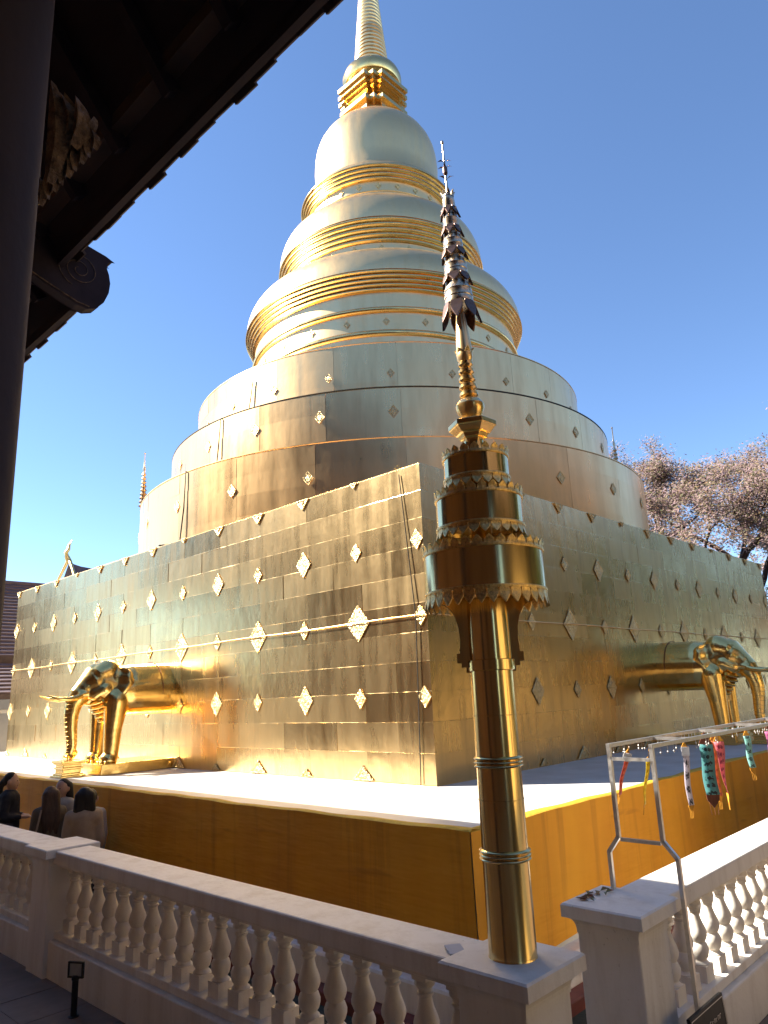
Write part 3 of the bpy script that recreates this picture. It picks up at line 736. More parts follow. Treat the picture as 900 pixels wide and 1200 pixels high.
    up(MB().lathe([(.028, z(4.50)), (.05, z(4.53)), (.052, z(4.57)), (.044, z(4.68)), (.033, z(4.80)), (.02, z(4.9))], 20), 'flask', 'pale_gold', 35)
    up(leafring(.04, z(4.55), 6, .05, .035, 1, .012), 'flask_leaves', 'crest_gold')
    for r_, zb, zt_ in ((.094, 4.90, 5.06), (.077, 5.11, 5.24), (.066, 5.30, 5.42), (.054, 5.47, 5.58), (.043, 5.62, 5.72)):
        h = zt_ - zb
        up(MB().lathe([(r_ * .35, z(zb)), (r_ * .95, z(zb)), (r_, z(zb + h * .1)), (r_ * .96, z(zb + h * .3)), (r_, z(zb + h * .34)), (r_ * .94, z(zb + h * .62)), (r_ * .97, z(zb + h * .66)), (r_ * .78, z(zb + h)), (.02, z(zt_ + .03))], 24), 'filigree_tier', 'filigree', 35)
        up(leafring(r_ * .92, z(zb + .01), 7, .075 if r_ < .09 else .14, r_ * .85, -1, .02 if r_ < .09 else .035), 'hanging_leaves', 'filigree_dark')
        up(leafring(r_ * .70, z(zt_ - .005), 8, .045, r_ * .5, 1, .008), 'standing_leaves', 'filigree')
    up(MB().tube([(0, 0, z(5.70)), (0, 0, z(6.14))], [.009, .005], 8), 'finial_rod', 'filigree', 60)
    lv = MB()
    for zz, n, L in ((5.86, 3, .06), (5.95, 4, .05), (6.0, 2, .05)):
        for k in range(n):
            a = k * 2 * math.pi / n + zz * 3
            lv.add([(0, 0, z(zz)), (L * .5 * math.cos(a - .25), L * .5 * math.sin(a - .25), z(zz) + .012), (L * math.cos(a), L * math.sin(a), z(zz) + .004), (L * .5 * math.cos(a + .25), L * .5 * math.sin(a + .25), z(zz) + .016)], [(0, 1, 2, 3)])
    lv.lathe([(.004, z(5.88)), (.016, z(5.91)), (.016, z(5.95)), (.004, z(5.98))], 10)
    up(lv, 'finial_leaves', 'filigree_dark')
    up(MB().cone((0, 0, z(6.15)), .010, (0, 0, z(6.162)), .010, 10), 'finial_tip', 'filigree', 60)
    tag(root, label, 'parasol', 'golden tiered parasols on poles')
parasol((-3.36, -3.30, 1.155), 'golden tiered parasol on a tall pole standing on the balustrade corner post')
tag(MB().box(-.075, .075, -.045, .045, 0, .012)  .build('metal_plate', 'wall_far', None, bevel=.003), 'small grey metal plate lying on the rail beside the golden pole', 'plate')
o = bpy.data.objects['metal_plate']; o.location = (-3.44, -2.98, 1.138); o.rotation_euler = (0, 0, .9)

# ------------------------------------------------------------------ steel rack with paper flags
rk = empty('flag_rack', (-1.9, -3.35, 0)); tag(rk, 'grey steel tube rack straddling the balustrade, hung with paper flags', 'rack')
def rkp(mb, name, mat='steel', **k): return mb.xform(Matrix.Translation((1.9, 3.35, 0))).build(name, mat, rk, **k)
XE = (-1.9, 2.6)
for xi, xe in enumerate(XE):
    zf = 1.155 if xi == 0 else 1.135
    for yu, yl, z_end in ((-3.205, -3.125 if xi == 0 else -3.125, zf), (-3.515, -3.60, .005)):
        mb = MB().bar((xe, yu, 2.07), (xe, yu, 1.485), .026, .026).bar((xe, yu, 1.49), (xe, yl, 1.39), .026, .026).bar((xe, yl, 1.395), (xe, yl, z_end), .026, .026)
        rkp(mb, 'leg')
    rkp(MB().bar((xe, -3.22, 1.995), (xe, -3.50, 1.995), .022, .022), 'cross_bar')
    rkp(MB().bar((xe, -3.22, 1.475), (xe, -3.50, 1.475), .022, .022), 'cross_bar')
for y in (-3.205, -3.515): rkp(MB().bar((-1.915, y, 2.083), (2.62, y, 2.083), .026, .026), 'long_bar')
for x in (-1.18, -.30, .58, 1.46, 2.3): rkp(MB().bar((x, -3.218, 2.081), (x, -3.502, 2.081), .026, .022), 'cross_bar')
hk = MB()
rng = random.Random(21)
for i in range(110):
    y = -3.205 if rng.random() < .55 else -3.515
    x = rng.uniform(-1.85, 2.55); L = rng.uniform(.02, .05)
    hk.tube([(x, y, 2.07), (x + rng.uniform(-.006, .006), y, 2.07 - L)], .0016, 4); hk.cone((x, y, 2.07 - L), .006, (x, y, 2.062 - L), .004, 6, 2)
h_o = rkp(hk, 'hooks'); h_o['kind'] = 'stuff'
def flag(x, y, L, wd, mat, tas, label, twist=0.0, tilt=0.0, tagp=False, rz=0.0, top=2.05):
    root = empty('paper_flag', (x, y, top)); root.rotation_euler = (tilt, tilt * .4, rz)
    n = 14; me = bpy.data.meshes.new('strip'); v = []; f = []
    z0 = -.05
    for i in range(n + 1):
        t = i / n; a = twist * t + .06 * math.sin(t * 5)
        for s_ in (-1, 1): v.append((s_ * wd / 2 * math.cos(a) + .006 * math.sin(t * 7), s_ * wd / 2 * math.sin(a) + .005 * math.sin(t * 4), z0 - L * t))
    for i in range(n): f.append((2 * i, 2 * i + 1, 2 * i + 3, 2 * i + 2))
    me.from_pydata(v, [], f); uv = me.uv_layers.new(name='uv')
    for p in me.polygons:
        for li in p.loop_indices:
            k = me.loops[li].vertex_index; uv.data[li].uv = (k % 2, 1 - (k // 2) / n)
    me.materials.append(M[mat]); me.polygons.foreach_set('use_smooth', [True] * len(me.polygons))
    st = link('strip', me, root); sol = st.modifiers.new('s', 'SOLIDIFY'); sol.thickness = .0015
    a = twist
    e = MB(); dx, dy = math.cos(a) * wd / 2, math.sin(a) * wd / 2
    zb = z0 - L
    e.add([(-dx, -dy + .004, zb), (dx, dy + .004, zb), (dx * .9, dy * .9 + .004, zb - wd * .35), (0, .004, zb - wd * .9), (-dx * .9, -dy * .9 + .004, zb - wd * .35), (-dx, -dy - .004, zb), (dx, dy - .004, zb), (dx * .9, dy * .9 - .004, zb - wd * .35), (0, -.004, zb - wd * .9), (-dx * .9, -dy * .9 - .004, zb - wd * .35)],
          [(0, 1, 2, 3, 4), (9, 8, 7, 6, 5), (0, 5, 6, 1), (1, 6, 7, 2), (2, 7, 8, 3), (3, 8, 9, 4), (4, 9, 5, 0)])
    for k in range(3): e.tube([(dx * (k - 1) * .6, dy * (k - 1) * .6, zb - wd * .4), (dx * (k - 1) * .5, dy * (k - 1) * .5, zb - wd * .9 - .05)], .0015, 4)
    e.build('tassel', tas, root)
    hd = MB().add([(-wd * .5, .003, z0 + .002), (wd * .5, .003, z0 + .002), (0, .003, z0 + wd * .9), (-wd * .5, -.003, z0 + .002), (wd * .5, -.003, z0 + .002), (0, -.003, z0 + wd * .9)], [(0, 1, 2), (5, 4, 3), (0, 3, 4, 1), (1, 4, 5, 2), (2, 5, 3, 0)])
    hd.tube([(0, 0, z0 + wd * .8), (0, 0, .03)], .0015, 4); hd.build('header', tas, root)
    if tagp: MB().box(-.03, .03, -.012, -.009, -.11, -.045).build('paper_tag', 'paper', root)
    tag(root, label, 'paper flag', 'paper flags hanging on the steel rack')
HB = HEAD - math.pi / 2
flag(-1.60, -3.205, .33, .035, 'f_red', 'tassel', 'narrow red paper flag with white tag, blown sideways at the rack end', .8, .42, True, HB)
flag(-1.49, -3.30, .33, .032, 'f_yellow', 'tassel', 'narrow bright yellow paper flag between the rack legs', 1.0, .28, False, HB, 2.0)
flag(-.98, -3.36, .42, .05, 'f_white', 'tassel', 'white paper flag with black zodiac prints and orange tassel', .4, .03, True, HB)
flag(-.66, -3.40, .38, .11, 'f_teal', 'tassel_brown', 'broad teal paper flag with black zodiac prints', .1, .0, False, HB)
flag(-.58, -3.35, .36, .05, 'f_aqua', 'tassel', 'pale green paper flag tucked behind the broad teal flag', .6, .02, False, HB)
flag(-.38, -3.40, .40, .085, 'f_pink', 'tassel', 'pink paper flag with orange tip twisting beside the teal flag', 1.3, -.03, False, HB)
flag(-.30, -3.33, .44, .06, 'f_orange', 'tassel', 'dark orange paper flag hanging behind the twisted pink flag', .5, .03, False, HB)
flag(.30, -3.40, .27, .06, 'f_aqua', 'tassel', 'short aqua paper flag with orange tassel', .2, -.05, False, HB)
flag(.92, -3.42, .38, .12, 'f_magenta', 'tassel_brown', 'broad magenta pink paper flag next to the short aqua flag', .2, -.03, False, HB)
flag(1.30, -3.40, .38, .10, 'f_pink', 'tassel', 'pink paper flag beyond the broad magenta flag', .3, .0, False, HB)
flag(1.75, -3.36, .40, .08, 'f_teal', 'tassel', 'teal paper flag far along the steel rack', .3, .02, False, HB)
gd = MB()
rng = random.Random(8)
for i in range(14):
    a = rng.uniform(0, 6.28); L = rng.uniform(.05, .11); cx, cy = -2.20 + .02 * i, -3.16 + rng.uniform(-.05, .04)
    gd.add([(cx, cy, .002), (cx + L * .5 * math.cos(a - .4), cy + L * .5 * math.sin(a - .4), .015), (cx + L * math.cos(a), cy + L * math.sin(a), .006), (cx + L * .5 * math.cos(a + .4), cy + L * .5 * math.sin(a + .4), .02)], [(0, 1, 2, 3)])
gdo = gd.xform(Matrix.Translation((2.1, 3.16, 0))).build('fallen_garland', 'leaf_flat', None); gdo.location = (-2.17, -3.10, 1.157)
tag(gdo, 'wilted green and red garland lying on the post top at the rack leg', 'garland')

# ------------------------------------------------------------------ sign and small floodlight
sg = empty('black_sign', (-1.84, -3.66, .0)); tag(sg, 'small black sign board with pale border leaning below the balustrade', 'sign')
sb = MB().box(-.26, .26, -.012, .012, 0, .555).build('board', 'black', sg, bevel=.004)
bd = MB()
for a in ((-.245, .245, .535, .539), (-.245, .245, .02, .024), (-.245, -.241, .024, .535), (.241, .245, .024, .535)): bd.box(a[0], a[1], -.0145, -.0125, a[2], a[3])
bd.build('border', 'steel', sb)
tx = MB(); rng = random.Random(4)
for row in range(5):
    x = -.20
    while x < .19:
        wl = rng.uniform(.010, .02); h = rng.uniform(.018, .028); z0 = .44 - row * .075
        tx.box(x, x + .004, -.0145, -.0125, z0, z0 + h); tx.box(x + .004, x + wl, -.0145, -.0125, z0 + h - .004, z0 + h)
        if rng.random() < .6: tx.box(x + wl, x + wl + .004, -.0145, -.0125, z0, z0 + h)
        x += wl + .014
tx.build('faint_lettering', 'steel', sb)
sg.rotation_euler = (R(-4), 0, 0)
fl = empty('floodlight', (-3.75, .91, 0)); tag(fl, 'small black floodlight on a short post by the balustrade foot', 'floodlight')
MB().lathe([(.045, 0), (.045, .015), (.026, .02), (.026, .28), (.032, .285), (.032, .31), (.02, .315)], 14).build('post', 'black', fl, 40)
fr = MB()
for a in ((-.075, .075, .295, .31), (-.075, .075, .405, .42), (-.075, -.06, .31, .405), (.06, .075, .31, .405)): fr.box(-.012, .012, a[0], a[1], a[2], a[3])
hd = fr.xform(Matrix.Rotation(.5, 4, 'Z')).build('head_frame', 'black', fl, bevel=.003)
MB().box(-.004, .004, -.059, .059, .311, .404).xform(Matrix.Rotation(.5, 4, 'Z')).build('lens', 'glass', hd)

# ------------------------------------------------------------------ visitors
def person(loc, face, h, top_mat, hair_mat, hair, label, arm='down', head_pitch=0.0, extra=None):
    root = empty('person', loc, face); k = h / 1.62          # local +x is where the person faces
    P = lambda x, y, z: (x * k, y * k, z * k)
    b = MB()
    b.cone(P(0, 0, .92), .135 * k, P(0, 0, 1.08), .125 * k, 14); b.cone(P(0, -.07, 1.28), .11 * k, P(0, .07, 1.28), .11 * k, 14); b.cone(P(0, 0, 1.05), .125 * k, P(0, 0, 1.27), .13 * k, 14)
    b.cone(P(0, 0, 1.30), .058 * k, P(.015, 0, 1.44), .052 * k, 10)
    b.cone(P(.02, 0, 1.49), .088 * k, P(.012, 0, 1.54), .088 * k, 14); b.cone(P(.05, 0, 1.44), .055 * k, P(.04, 0, 1.48), .065 * k, 12)
    b.cone(P(.112, 0, 1.485), .012 * k, P(.10, 0, 1.515), .010 * k, 8)                                  # nose
    for s_ in (-1, 1):
        b.cone(P(.0, s_ * .092, 1.485), .018 * k, P(.0, s_ * .094, 1.515), .02 * k, 8)                     # ears
        b.cone(P(0, s_ * .075, .90), .105 * k, P(.005, s_ * .08, .48), .07 * k, 12); b.cone(P(.005, s_ * .08, .48), .065 * k, P(0, s_ * .085, .08), .042 * k, 12)
        b.cone(P(-.02, s_ * .085, .035), .035 * k, P(.13, s_ * .095, .03), .03 * k, 10)
        sh = P(0, s_ * .155, 1.31)
        el_, ha = (P(-.03, s_ * .195, 1.05), P(.06, s_ * .18, .82)) if arm == 'down' else (P(-.02, s_ * .21, 1.05), P(.20, s_ * .07, 1.03))
        b.cone(sh, .055 * k, el_, .042 * k, 10); b.cone(el_, .040 * k, ha, .028 * k, 10)
        d = (Vector(ha) - Vector(el_)).normalized(); hv = Vector(ha)
        b.cone(hv, .028 * k, hv + d * .06 * k, .03 * k, 8)
        for q in range(4):
            o_ = Vector((0, (q - 1.5) * .017 * k, 0)); b.cone(hv + d * .06 * k + o_, .009 * k, hv + d * (.115 + .01 * (q in (1, 2))) * k + o_ + Vector((.012 * k, 0, -.008 * k)), .007 * k, 6, 2)
        b.cone(hv + d * .02 * k, .01 * k, hv + d * .06 * k + Vector((.03 * k, -s_ * .02 * k, 0)), .008 * k, 6, 2)
    body = fused('body', b, 'skin', root, .013, 2)
    c = MB()
    c.cone(P(0, 0, .88), .16 * k, P(0, 0, 1.10), .15 * k, 16); c.cone(P(-.005, -.085, 1.285), .115 * k, P(-.005, .085, 1.285), .115 * k, 14); c.cone(P(0, 0, 1.05), .15 * k, P(0, 0, 1.27), .145 * k, 16)
    for s_ in (-1, 1):
        sh = P(0, s_ * .15, 1.315)
        el_, ha = (P(-.03, s_ * .195, 1.05), P(.05, s_ * .18, .84)) if arm == 'down' else (P(-.02, s_ * .21, 1.05), P(.16, s_ * .10, 1.033))
        c.cone(sh, .068 * k, el_, .055 * k, 12); c.cone(el_, .055 * k, ha, .042 * k, 12)
    fused('top', c, top_mat, root, .016, 4)
    t = MB()
    for s_ in (-1, 1):
        t.cone(P(0, s_ * .075, .90), .12 * k, P(.005, s_ * .08, .48), .085 * k, 14); t.cone(P(.005, s_ * .08, .48), .085 * k, P(0, s_ * .085, .12), .065 * k, 14)
    t.cone(P(0, 0, .92), .14 * k, P(0, 0, .98), .14 * k, 14)
    fused('trousers', t, 'denim', root, .018, 3)
    hr = MB()
    hr.cone(P(-.012, 0, 1.535), .094 * k, P(.0, 0, 1.55), .092 * k, 14)
    if hair == 'long':
        for s_ in (-1, 0, 1): hr.cone(P(-.05, s_ * .045, 1.53), .07 * k, P(-.115, s_ * .075, 1.20), .05 * k, 12); 
        for s_ in (-1, 0, 1): hr.cone(P(-.115, s_ * .075, 1.20), .05 * k, P(-.13, s_ * .07, 1.06), .022 * k, 10)
    elif hair == 'bob':
        for s_ in (-1, -.4, .4, 1): hr.cone(P(-.035, s_ * .06, 1.54), .06 * k, P(-.05, s_ * .085, 1.38), .045 * k, 12)
    elif hair == 'tail':
        hr.cone(P(-.09, 0, 1.52), .04 * k, P(-.13, 0, 1.44), .045 * k, 10); hr.cone(P(-.13, 0, 1.44), .045 * k, P(-.11, 0, 1.26), .02 * k, 10)
    # keep the face free of hair
    hb = MB(); hb.v = [(min(x, (.055 if z > 1.56 * k else .02) * k), y, z) for x, y, z in hr.v]; hb.f = hr.f
    fused('hair', hb, hair_mat, root, .014, 3)
    fc = MB()
    for s_ in (-1, 1): fc.cone(P(.094, s_ * .034, 1.515), .008 * k, P(.097, s_ * .034, 1.515), .008 * k, 8, 2)
    fc.build('eyes', 'black', body)
    MB().cone(P(.098, -.02, 1.452), .006 * k, P(.098, .02, 1.452), .006 * k, 8, 2).build('mouth', 'red', body)
    if extra: extra(root, k)
    tag(root, label, 'person', 'visitors between the balustrade and the terrace')
def bag(root, k):
    MB().tube([(-.10 * k, .12 * k, 1.36 * k), (-.17 * k, .17 * k, 1.15 * k), (-.13 * k, .23 * k, .9 * k)], .012, 6).build('bag_strap', 'cream', root, 60)
    MB().cone((-.14 * k, .23 * k, .95 * k), .07, (-.10 * k, .24 * k, .80 * k), .09, 12).build('bag', 'cream', root, 60)
def phone(root, k):
    MB().box(.30 * k, .305 * k, -.035, .035, 1.0 * k, 1.14 * k).build('phone', 'black', root, bevel=.002)
fwd = math.atan2(.6658, .7051)
person((-2.66, 5.72, .0), fwd - R(75), 1.62, 'navy', 'hair', 'tail', 'person in dark jacket with tied black hair, hands held together', 'front', 0, None)
person((-2.78, 4.02, .0), fwd + R(35), 1.53, 'olive', 'hair_brown', 'long', 'person seen from behind with long brown hair and olive top', 'down', 0, bag)
person((-2.42, 4.50, .0), fwd + R(160), 1.56, 'pale_shirt', 'hair', 'bob', 'person in pale shirt facing the long-haired visitor', 'front', 0, None)
person((-2.40, 3.72, .0), fwd + R(20), 1.47, 'pale_shirt', 'hair', 'tail', 'short person with dark tied hair half hidden between two visitors', 'down', 0, None)
person((-2.78, 3.05, .0), fwd + R(25), 1.57, 'cream', 'hair', 'bob', 'person seen from behind with black bobbed hair and cream top', 'down', 0, None)

# ------------------------------------------------------------------ temple hall whose eaves and column frame the view
hall = empty('temple_hall', (-9.5, 0, 0)); tag(hall, 'dark timber temple hall whose shaded eaves and column frame the view', 'hall')
HM = Matrix.Translation((9.5, 0, 0))
def hp(mb, name, mat, parent=None, **k): return mb.xform(HM).build(name, mat, parent or hall, **k)
def roof(xe, ze, y0, y1, xr, slope, name):
    zr = ze + (xe - xr) * slope; t = .10
    nrm = Vector((slope, 0, 1)).normalized()
    mb = MB()
    for s_ in (1, -1):
        X = lambda x: xr + s_ * (x - xr)
        a = [(X(xe), ze), (X(xr), zr)]
        v = [(a[0][0], y, a[0][1]) for y in (y0, y1)] + [(a[1][0], y, a[1][1]) for y in (y1, y0)]
        u_ = [(p[0] + nrm[0] * t * s_, p[1], p[2] + nrm[2] * t) for p in v]
        mb.add(v + u_, [(0, 1, 2, 3), (7, 6, 5, 4), (0, 4, 5, 1), (1, 5, 6, 2), (2, 6, 7, 3), (3, 7, 4, 0)])
    r = hp(mb, name, 'wood')
    return r, zr
XR, SL = -11.0, 1.28
XE1, ZE1, XE2, ZE2 = -4.825, 5.84, -4.652, 5.583
r1, zr1 = roof(XE1 - .06, ZE1 + .02, -14, -.50, XR, SL, 'upper_roof')
r2, zr2 = roof(XE2 - .05, ZE2 + .02, -.52, 16.5, XR, SL, 'lower_roof')
rng = random.Random(2)
# tiles: first courses along each eave as single tiles, whole roof cladding above
tl = MB().box(-.34, .035, -.098, .098, -.010, .012).mesh('roof_tile', 'tile')
ang = math.atan(SL)
for (xe, ze, y0, y1, rr_) in ((XE1, ZE1, -6.4, -.5, r1), (XE2, ZE2, -.52, 9.0, r2)):
    n = int((y1 - y0) / .2)
    for i in range(n):
        o = link('roof_tile', tl, rr_, (xe + .012 + rng.uniform(-.016, .022) + 9.5, y0 + .1 + .2 * i, ze + .075 + rng.uniform(-.006, .006)), (0, ang, rng.uniform(-.02, .02)))
def clad(xe, ze, y0, y1, zr, rr_):
    mb = MB(); L = math.hypot(xe - XR, zr - ze); n = int(L / .26)
    for i in range(1, n):
        t0, t1 = i / n, (i + 1.15) / n
        x0, z0 = xe + (XR - xe) * t0, ze + (zr - ze) * t0; x1, z1 = xe + (XR - xe) * min(t1, 1), ze + (zr - ze) * min(t1, 1)
        nx, nz = SL / math.hypot(SL, 1), 1 / math.hypot(SL, 1)
        mb.add([(x0 + nx * .15, y0, z0 + nz * .15), (x0 + nx * .15, y1, z0 + nz * .15), (x1 + nx * .115, y1, z1 + nz * .115), (x1 + nx * .115, y0, z1 + nz * .115), (x0 + nx * .12, y0, z0 + nz * .12), (x0 + nx * .12, y1, z0 + nz * .12)], [(0, 1, 2, 3), (4, 5, 1, 0)])
    hp(mb, 'tile_courses', 'tile', rr_)
clad(XE1, ZE1, -14, -.5, zr1, r1); clad(XE2, ZE2, -.52, 16.5, zr2, r2)
for (xe, ze, y0, y1, rr_) in ((XE1, ZE1, -14, -.5, r1), (XE2, ZE2, -.52, 16.5, r2)):
    hp(MB().box(xe - .10, xe - .055, y0, y1, ze - .05, ze + .05), 'eave_board', 'wood', rr_)
    for d, hh in ((.26, .10), (.9, .12), (1.6, .12), (2.4, .12)):
        x = xe - d; z = ze + d * SL
        hp(MB().box(x - .05, x + .05, y0, y1, z - .02 - hh, z - .01), 'purlin', 'wood2' if d < .3 else 'wood', rr_)
    k = 0
    y = y0 + .3
    while y < min(y1, 12.0):
        if y > -7:
            hp(MB().bar((xe - .22, y, ze - .03 + .12 * SL), (XR + .3, y, ze - .03 + (xe - XR - .4) * SL), .07, .09), 'rafter', 'wood', rr_)
        y += .62
# column, beams, walls, floor
hp(MB().lathe([(.30, .9), (.30, 1.05), (.25, 1.15), (.245, 4.0), (.24, 8.2)], 32, (-6.247, -3.322)), 'column', 'column_wood', smooth=40)
for yy in (-9.3, 2.7, 8.6, 14.4): hp(MB().lathe([(.30, .9), (.30, 1.05), (.25, 1.15), (.245, 4.0), (.24, 7.6)], 24, (-6.3, yy)), 'column', 'wood', smooth=40)
hp(MB().box(-6.36, -6.12, -.1, 16.3, 7.45, 7.75), 'wall_plate_beam', 'wood')
hp(MB().box(-6.35, -6.15, -13.5, 1.4, 7.75, 8.05), 'wall_plate_beam', 'wood')
hp(MB().box(-9.2, -9.0, -13.8, 16.2, .9, 9.5), 'wall', 'hall_wall')
hp(MB().box(-15.0, -9.2, 15.9, 16.2, .9, 7.0).add([(-16.6, 16.05, 6.6), (-5.4, 16.05, 6.6), (-11, 16.05, 13.9)], [(0, 1, 2)]), 'gable', 'hall_wall')
hp(MB().add([(-16.5, -13.8, 6.8), (-5.5, -13.8, 6.8), (-11, -13.8, 14)], [(0, 1, 2)]), 'gable', 'hall_wall')
hp(MB().box(-16, -5.35, -14, 16.4, 0, .9), 'floor', 'hall_floor')
for yy in (-6.5, 4.5, 9.5):
    hp(MB().box(-9.0, -8.95, yy - .6, yy + .6, 1.6, 3.8), 'shutter', 'carving')
# scroll end of the lower eave: extruded volute with a raised spiral line
def P2(x, z): return (x, z)
SX = lambda x: -6.807 + (x + 6.807) * 1.593
SZ = lambda z: 2.5 + (z - 2.5) * 1.593
out = [(-5.60, 4.78), (-5.52, 4.74), (-5.445, 4.725), (-5.39, 4.715), (-5.352, 4.70), (-5.378, 4.692), (-5.388, 4.66), (-5.372, 4.62), (-5.363, 4.575), (-5.368, 4.52), (-5.39, 4.46), (-5.425, 4.415), (-5.47, 4.395), (-5.52, 4.40), (-5.60, 4.425), (-5.70, 4.46), (-5.80, 4.50), (-5.80, 4.92)]
mb = MB(); n = len(out)
mb.v = [(SX(x), y, SZ(z)) for y in (-.66, -.56) for x, z in out]
mb.f = [tuple(range(n)), tuple(reversed(range(n, 2 * n)))] + [(j, (j + 1) % n, n + (j + 1) % n, n + j) for j in range(n)]
sc_ = hp(mb, 'scroll', 'wood', None, bevel=.006)
hp(MB().tube([(SX(-5.52 + (.012 + .085 * t) * math.cos(2 + t * 15) * 1.1), -.668, SZ(4.585 + (.012 + .085 * t) * math.sin(2 + t * 15))) for t in [i / 60 for i in range(61)]], .0035, 5), 'spiral_line', 'carving', sc_)
hp(MB().tube([(SX(x), -.668, SZ(z)) for x, z in ((-5.80, 4.505), (-5.70, 4.468), (-5.60, 4.435), (-5.52, 4.41), (-5.46, 4.405))], .005, 5), 'edge_line', 'carving', sc_)
# carved bracket under the eave at the column
cv = MB()
def cleaf(p0, p1, wd, th_, bend):
    p0, p1 = Vector(p0), Vector(p1); d = p1 - p0; up_ = Vector((0, 0, 1)); side = Vector((.69, -.72, 0)); nv = 6
    k = len(cv.v)
    for i in range(nv + 1):
        t = i / nv; p = p0 + d * t + side * bend * math.sin(t * math.pi); wv = wd * math.sin(math.pi * (t * .85 + .1)) ** .8
        for s_ in (-1, 0, 1):
            q = p + side * s_ * wv + Vector((-.72, -.69, 0)) * (th_ * (1 - abs(s_))); cv.v.append(tuple(q))
    for i in range(nv):
        for j in range(2): cv.f.append((k + i * 3 + j, k + i * 3 + j + 1, k + (i + 1) * 3 + j + 1, k + (i + 1) * 3 + j))
B0 = Vector((-6.06, -3.72, 4.0))
cleaf((-6.12, -3.80, 4.02), (-6.15, -3.85, 4.33), .035, .02, .02)
cleaf((-6.10, -3.82, 4.12), (-6.12, -3.86, 4.29), .030, .03, .03)
cleaf((-6.08, -3.86, 4.13), (-6.09, -3.90, 4.27), .030, .03, .015)
cleaf((-6.07, -3.88, 4.15), (-6.04, -3.91, 4.23), .022, .02, .0)
for i in range(9):
    t = i / 8; cleaf((-6.12 + .09 * t, -3.74 - .15 * t, 3.98 + .16 * t), (-6.13 + .085 * t, -3.755 - .15 * t, 4.06 + .13 * t), .016, .015, .006 * (-1) ** i)
cv.add([(-6.12, -3.75, 3.99), (-6.04, -3.89, 4.145), (-6.045, -3.90, 4.21), (-6.125, -3.87, 4.31)], [(0, 1, 2, 3)])
hp(cv, 'carved_bracket', 'carving', smooth=50)

# ------------------------------------------------------------------ buildings behind
bg_ = empty('brown_roofed_hall', (6, 22, 0)); tag(bg_, 'hall with two-tier plum brown tiled roof beyond the base corner', 'building')
BM = Matrix.Translation((-6, -22, 0))
def bp(mb, name, mat, parent=None, **k): return mb.xform(BM).build(name, mat, parent or bg_, **k)
bp(MB().box(-4.0, 15, 20.2, 27, 0, 3.9), 'wall', 'wall_far')
def bg_roof(y0, z0, y1, z1, x0, x1, n, name):
    r = bp(MB().add([(x0, y0, z0), (x1, y0, z0), (x1, y1, z1), (x0, y1, z1), (x0, y0, z0 - .12), (x1, y0, z0 - .12), (x1, y1, z1 - .12), (x0, y1, z1 - .12)], [(0, 1, 2, 3), (7, 6, 5, 4), (0, 4, 5, 1), (1, 5, 6, 2), (2, 6, 7, 3), (3, 7, 4, 0)]), name, 'plum_tile')
    for i in range(n):
        a, b_ = i / n, (i + 1.1) / n; b_ = min(b_, 1)
        ya, za, yb, zb = y0 + (y1 - y0) * a, z0 + (z1 - z0) * a, y0 + (y1 - y0) * b_, z0 + (z1 - z0) * b_
        bp(MB().add([(x0, ya - .04, za + .06), (x1, ya - .04, za + .06), (x1, yb, zb + .015), (x0, yb, zb + .015), (x0, ya - .02, za), (x1, ya - .02, za)], [(0, 1, 2, 3), (4, 5, 1, 0)]), 'tile_course', 'plum_tile', r)
    return r
bg_roof(20.5, 4.24, 24.0, 7.25, -5, 15, 22, 'upper_roof'); bg_roof(18.5, 2.98, 20.4, 4.0, -5, 15, 8, 'lower_roof')
bp(MB().box(-5, 15, 20.42, 20.5, 4.0, 4.25), 'fascia', 'wood2'); bp(MB().box(-5, 15, 18.42, 18.5, 2.82, 2.98), 'fascia', 'wood2')
bp(MB().tube([(-5, 24.0, 7.3), (15, 24.0, 7.3)], .09, 8), 'ridge', 'plum_tile', smooth=60)
bp(MB().box(-3.9, 14.9, 20.16, 20.2, 2.4, 2.52), 'band', 'steel')
c2 = empty('finial_roofed_hall', (14, 28, 0)); tag(c2, 'hall roof with a tall horn-like gable finial rising behind the plated base', 'building')
c2m = Matrix.Translation((-14, -28, 0))
def cp2(mb, name, mat, parent=None, **k): return mb.xform(c2m).build(name, mat, parent or c2, **k)
cp2(MB().box(8.0, 20, 26, 32, 0, 5.5), 'wall', 'wall_far')
rf = MB(); 
xs = [7.25, 7.45, 7.8, 8.4, 9.5, 12, 20]; zs = [9.20, 9.06, 8.98, 8.93, 8.9, 8.88, 8.88]
for x, z in zip(xs, zs): rf.v += [(x, 25.2, z - 3.6), (x, 28, z), (x, 30.8, z - 3.6)]
for i in range(6):
    for j in range(2): rf.f.append((i * 3 + j, (i + 1) * 3 + j, (i + 1) * 3 + j + 1, i * 3 + j + 1))
cp2(rf, 'roof', 'plum_tile', smooth=30)
cp2(MB().tube([(7.25, 28, 9.1), (7.12, 28, 9.35), (7.05, 28, 9.55), (7.16, 28, 9.75), (7.18, 28, 9.95), (7.30, 28, 10.2)], [.13, .12, .10, .09, .06, .015], 10), 'finial', 'crest_gold', smooth=60)
cp2(MB().tube([(7.2, 27.9, 9.2), (7.16, 27.4, 8.7), (7.1, 26.9, 8.15), (7.08, 26.2, 7.2)], [.09, .07, .07, .07], 8).tube([(7.2, 28.1, 9.2), (7.16, 28.6, 8.7), (7.1, 29.1, 8.15)], [.09, .07, .07], 8), 'bargeboard', 'crest_gold', smooth=60)

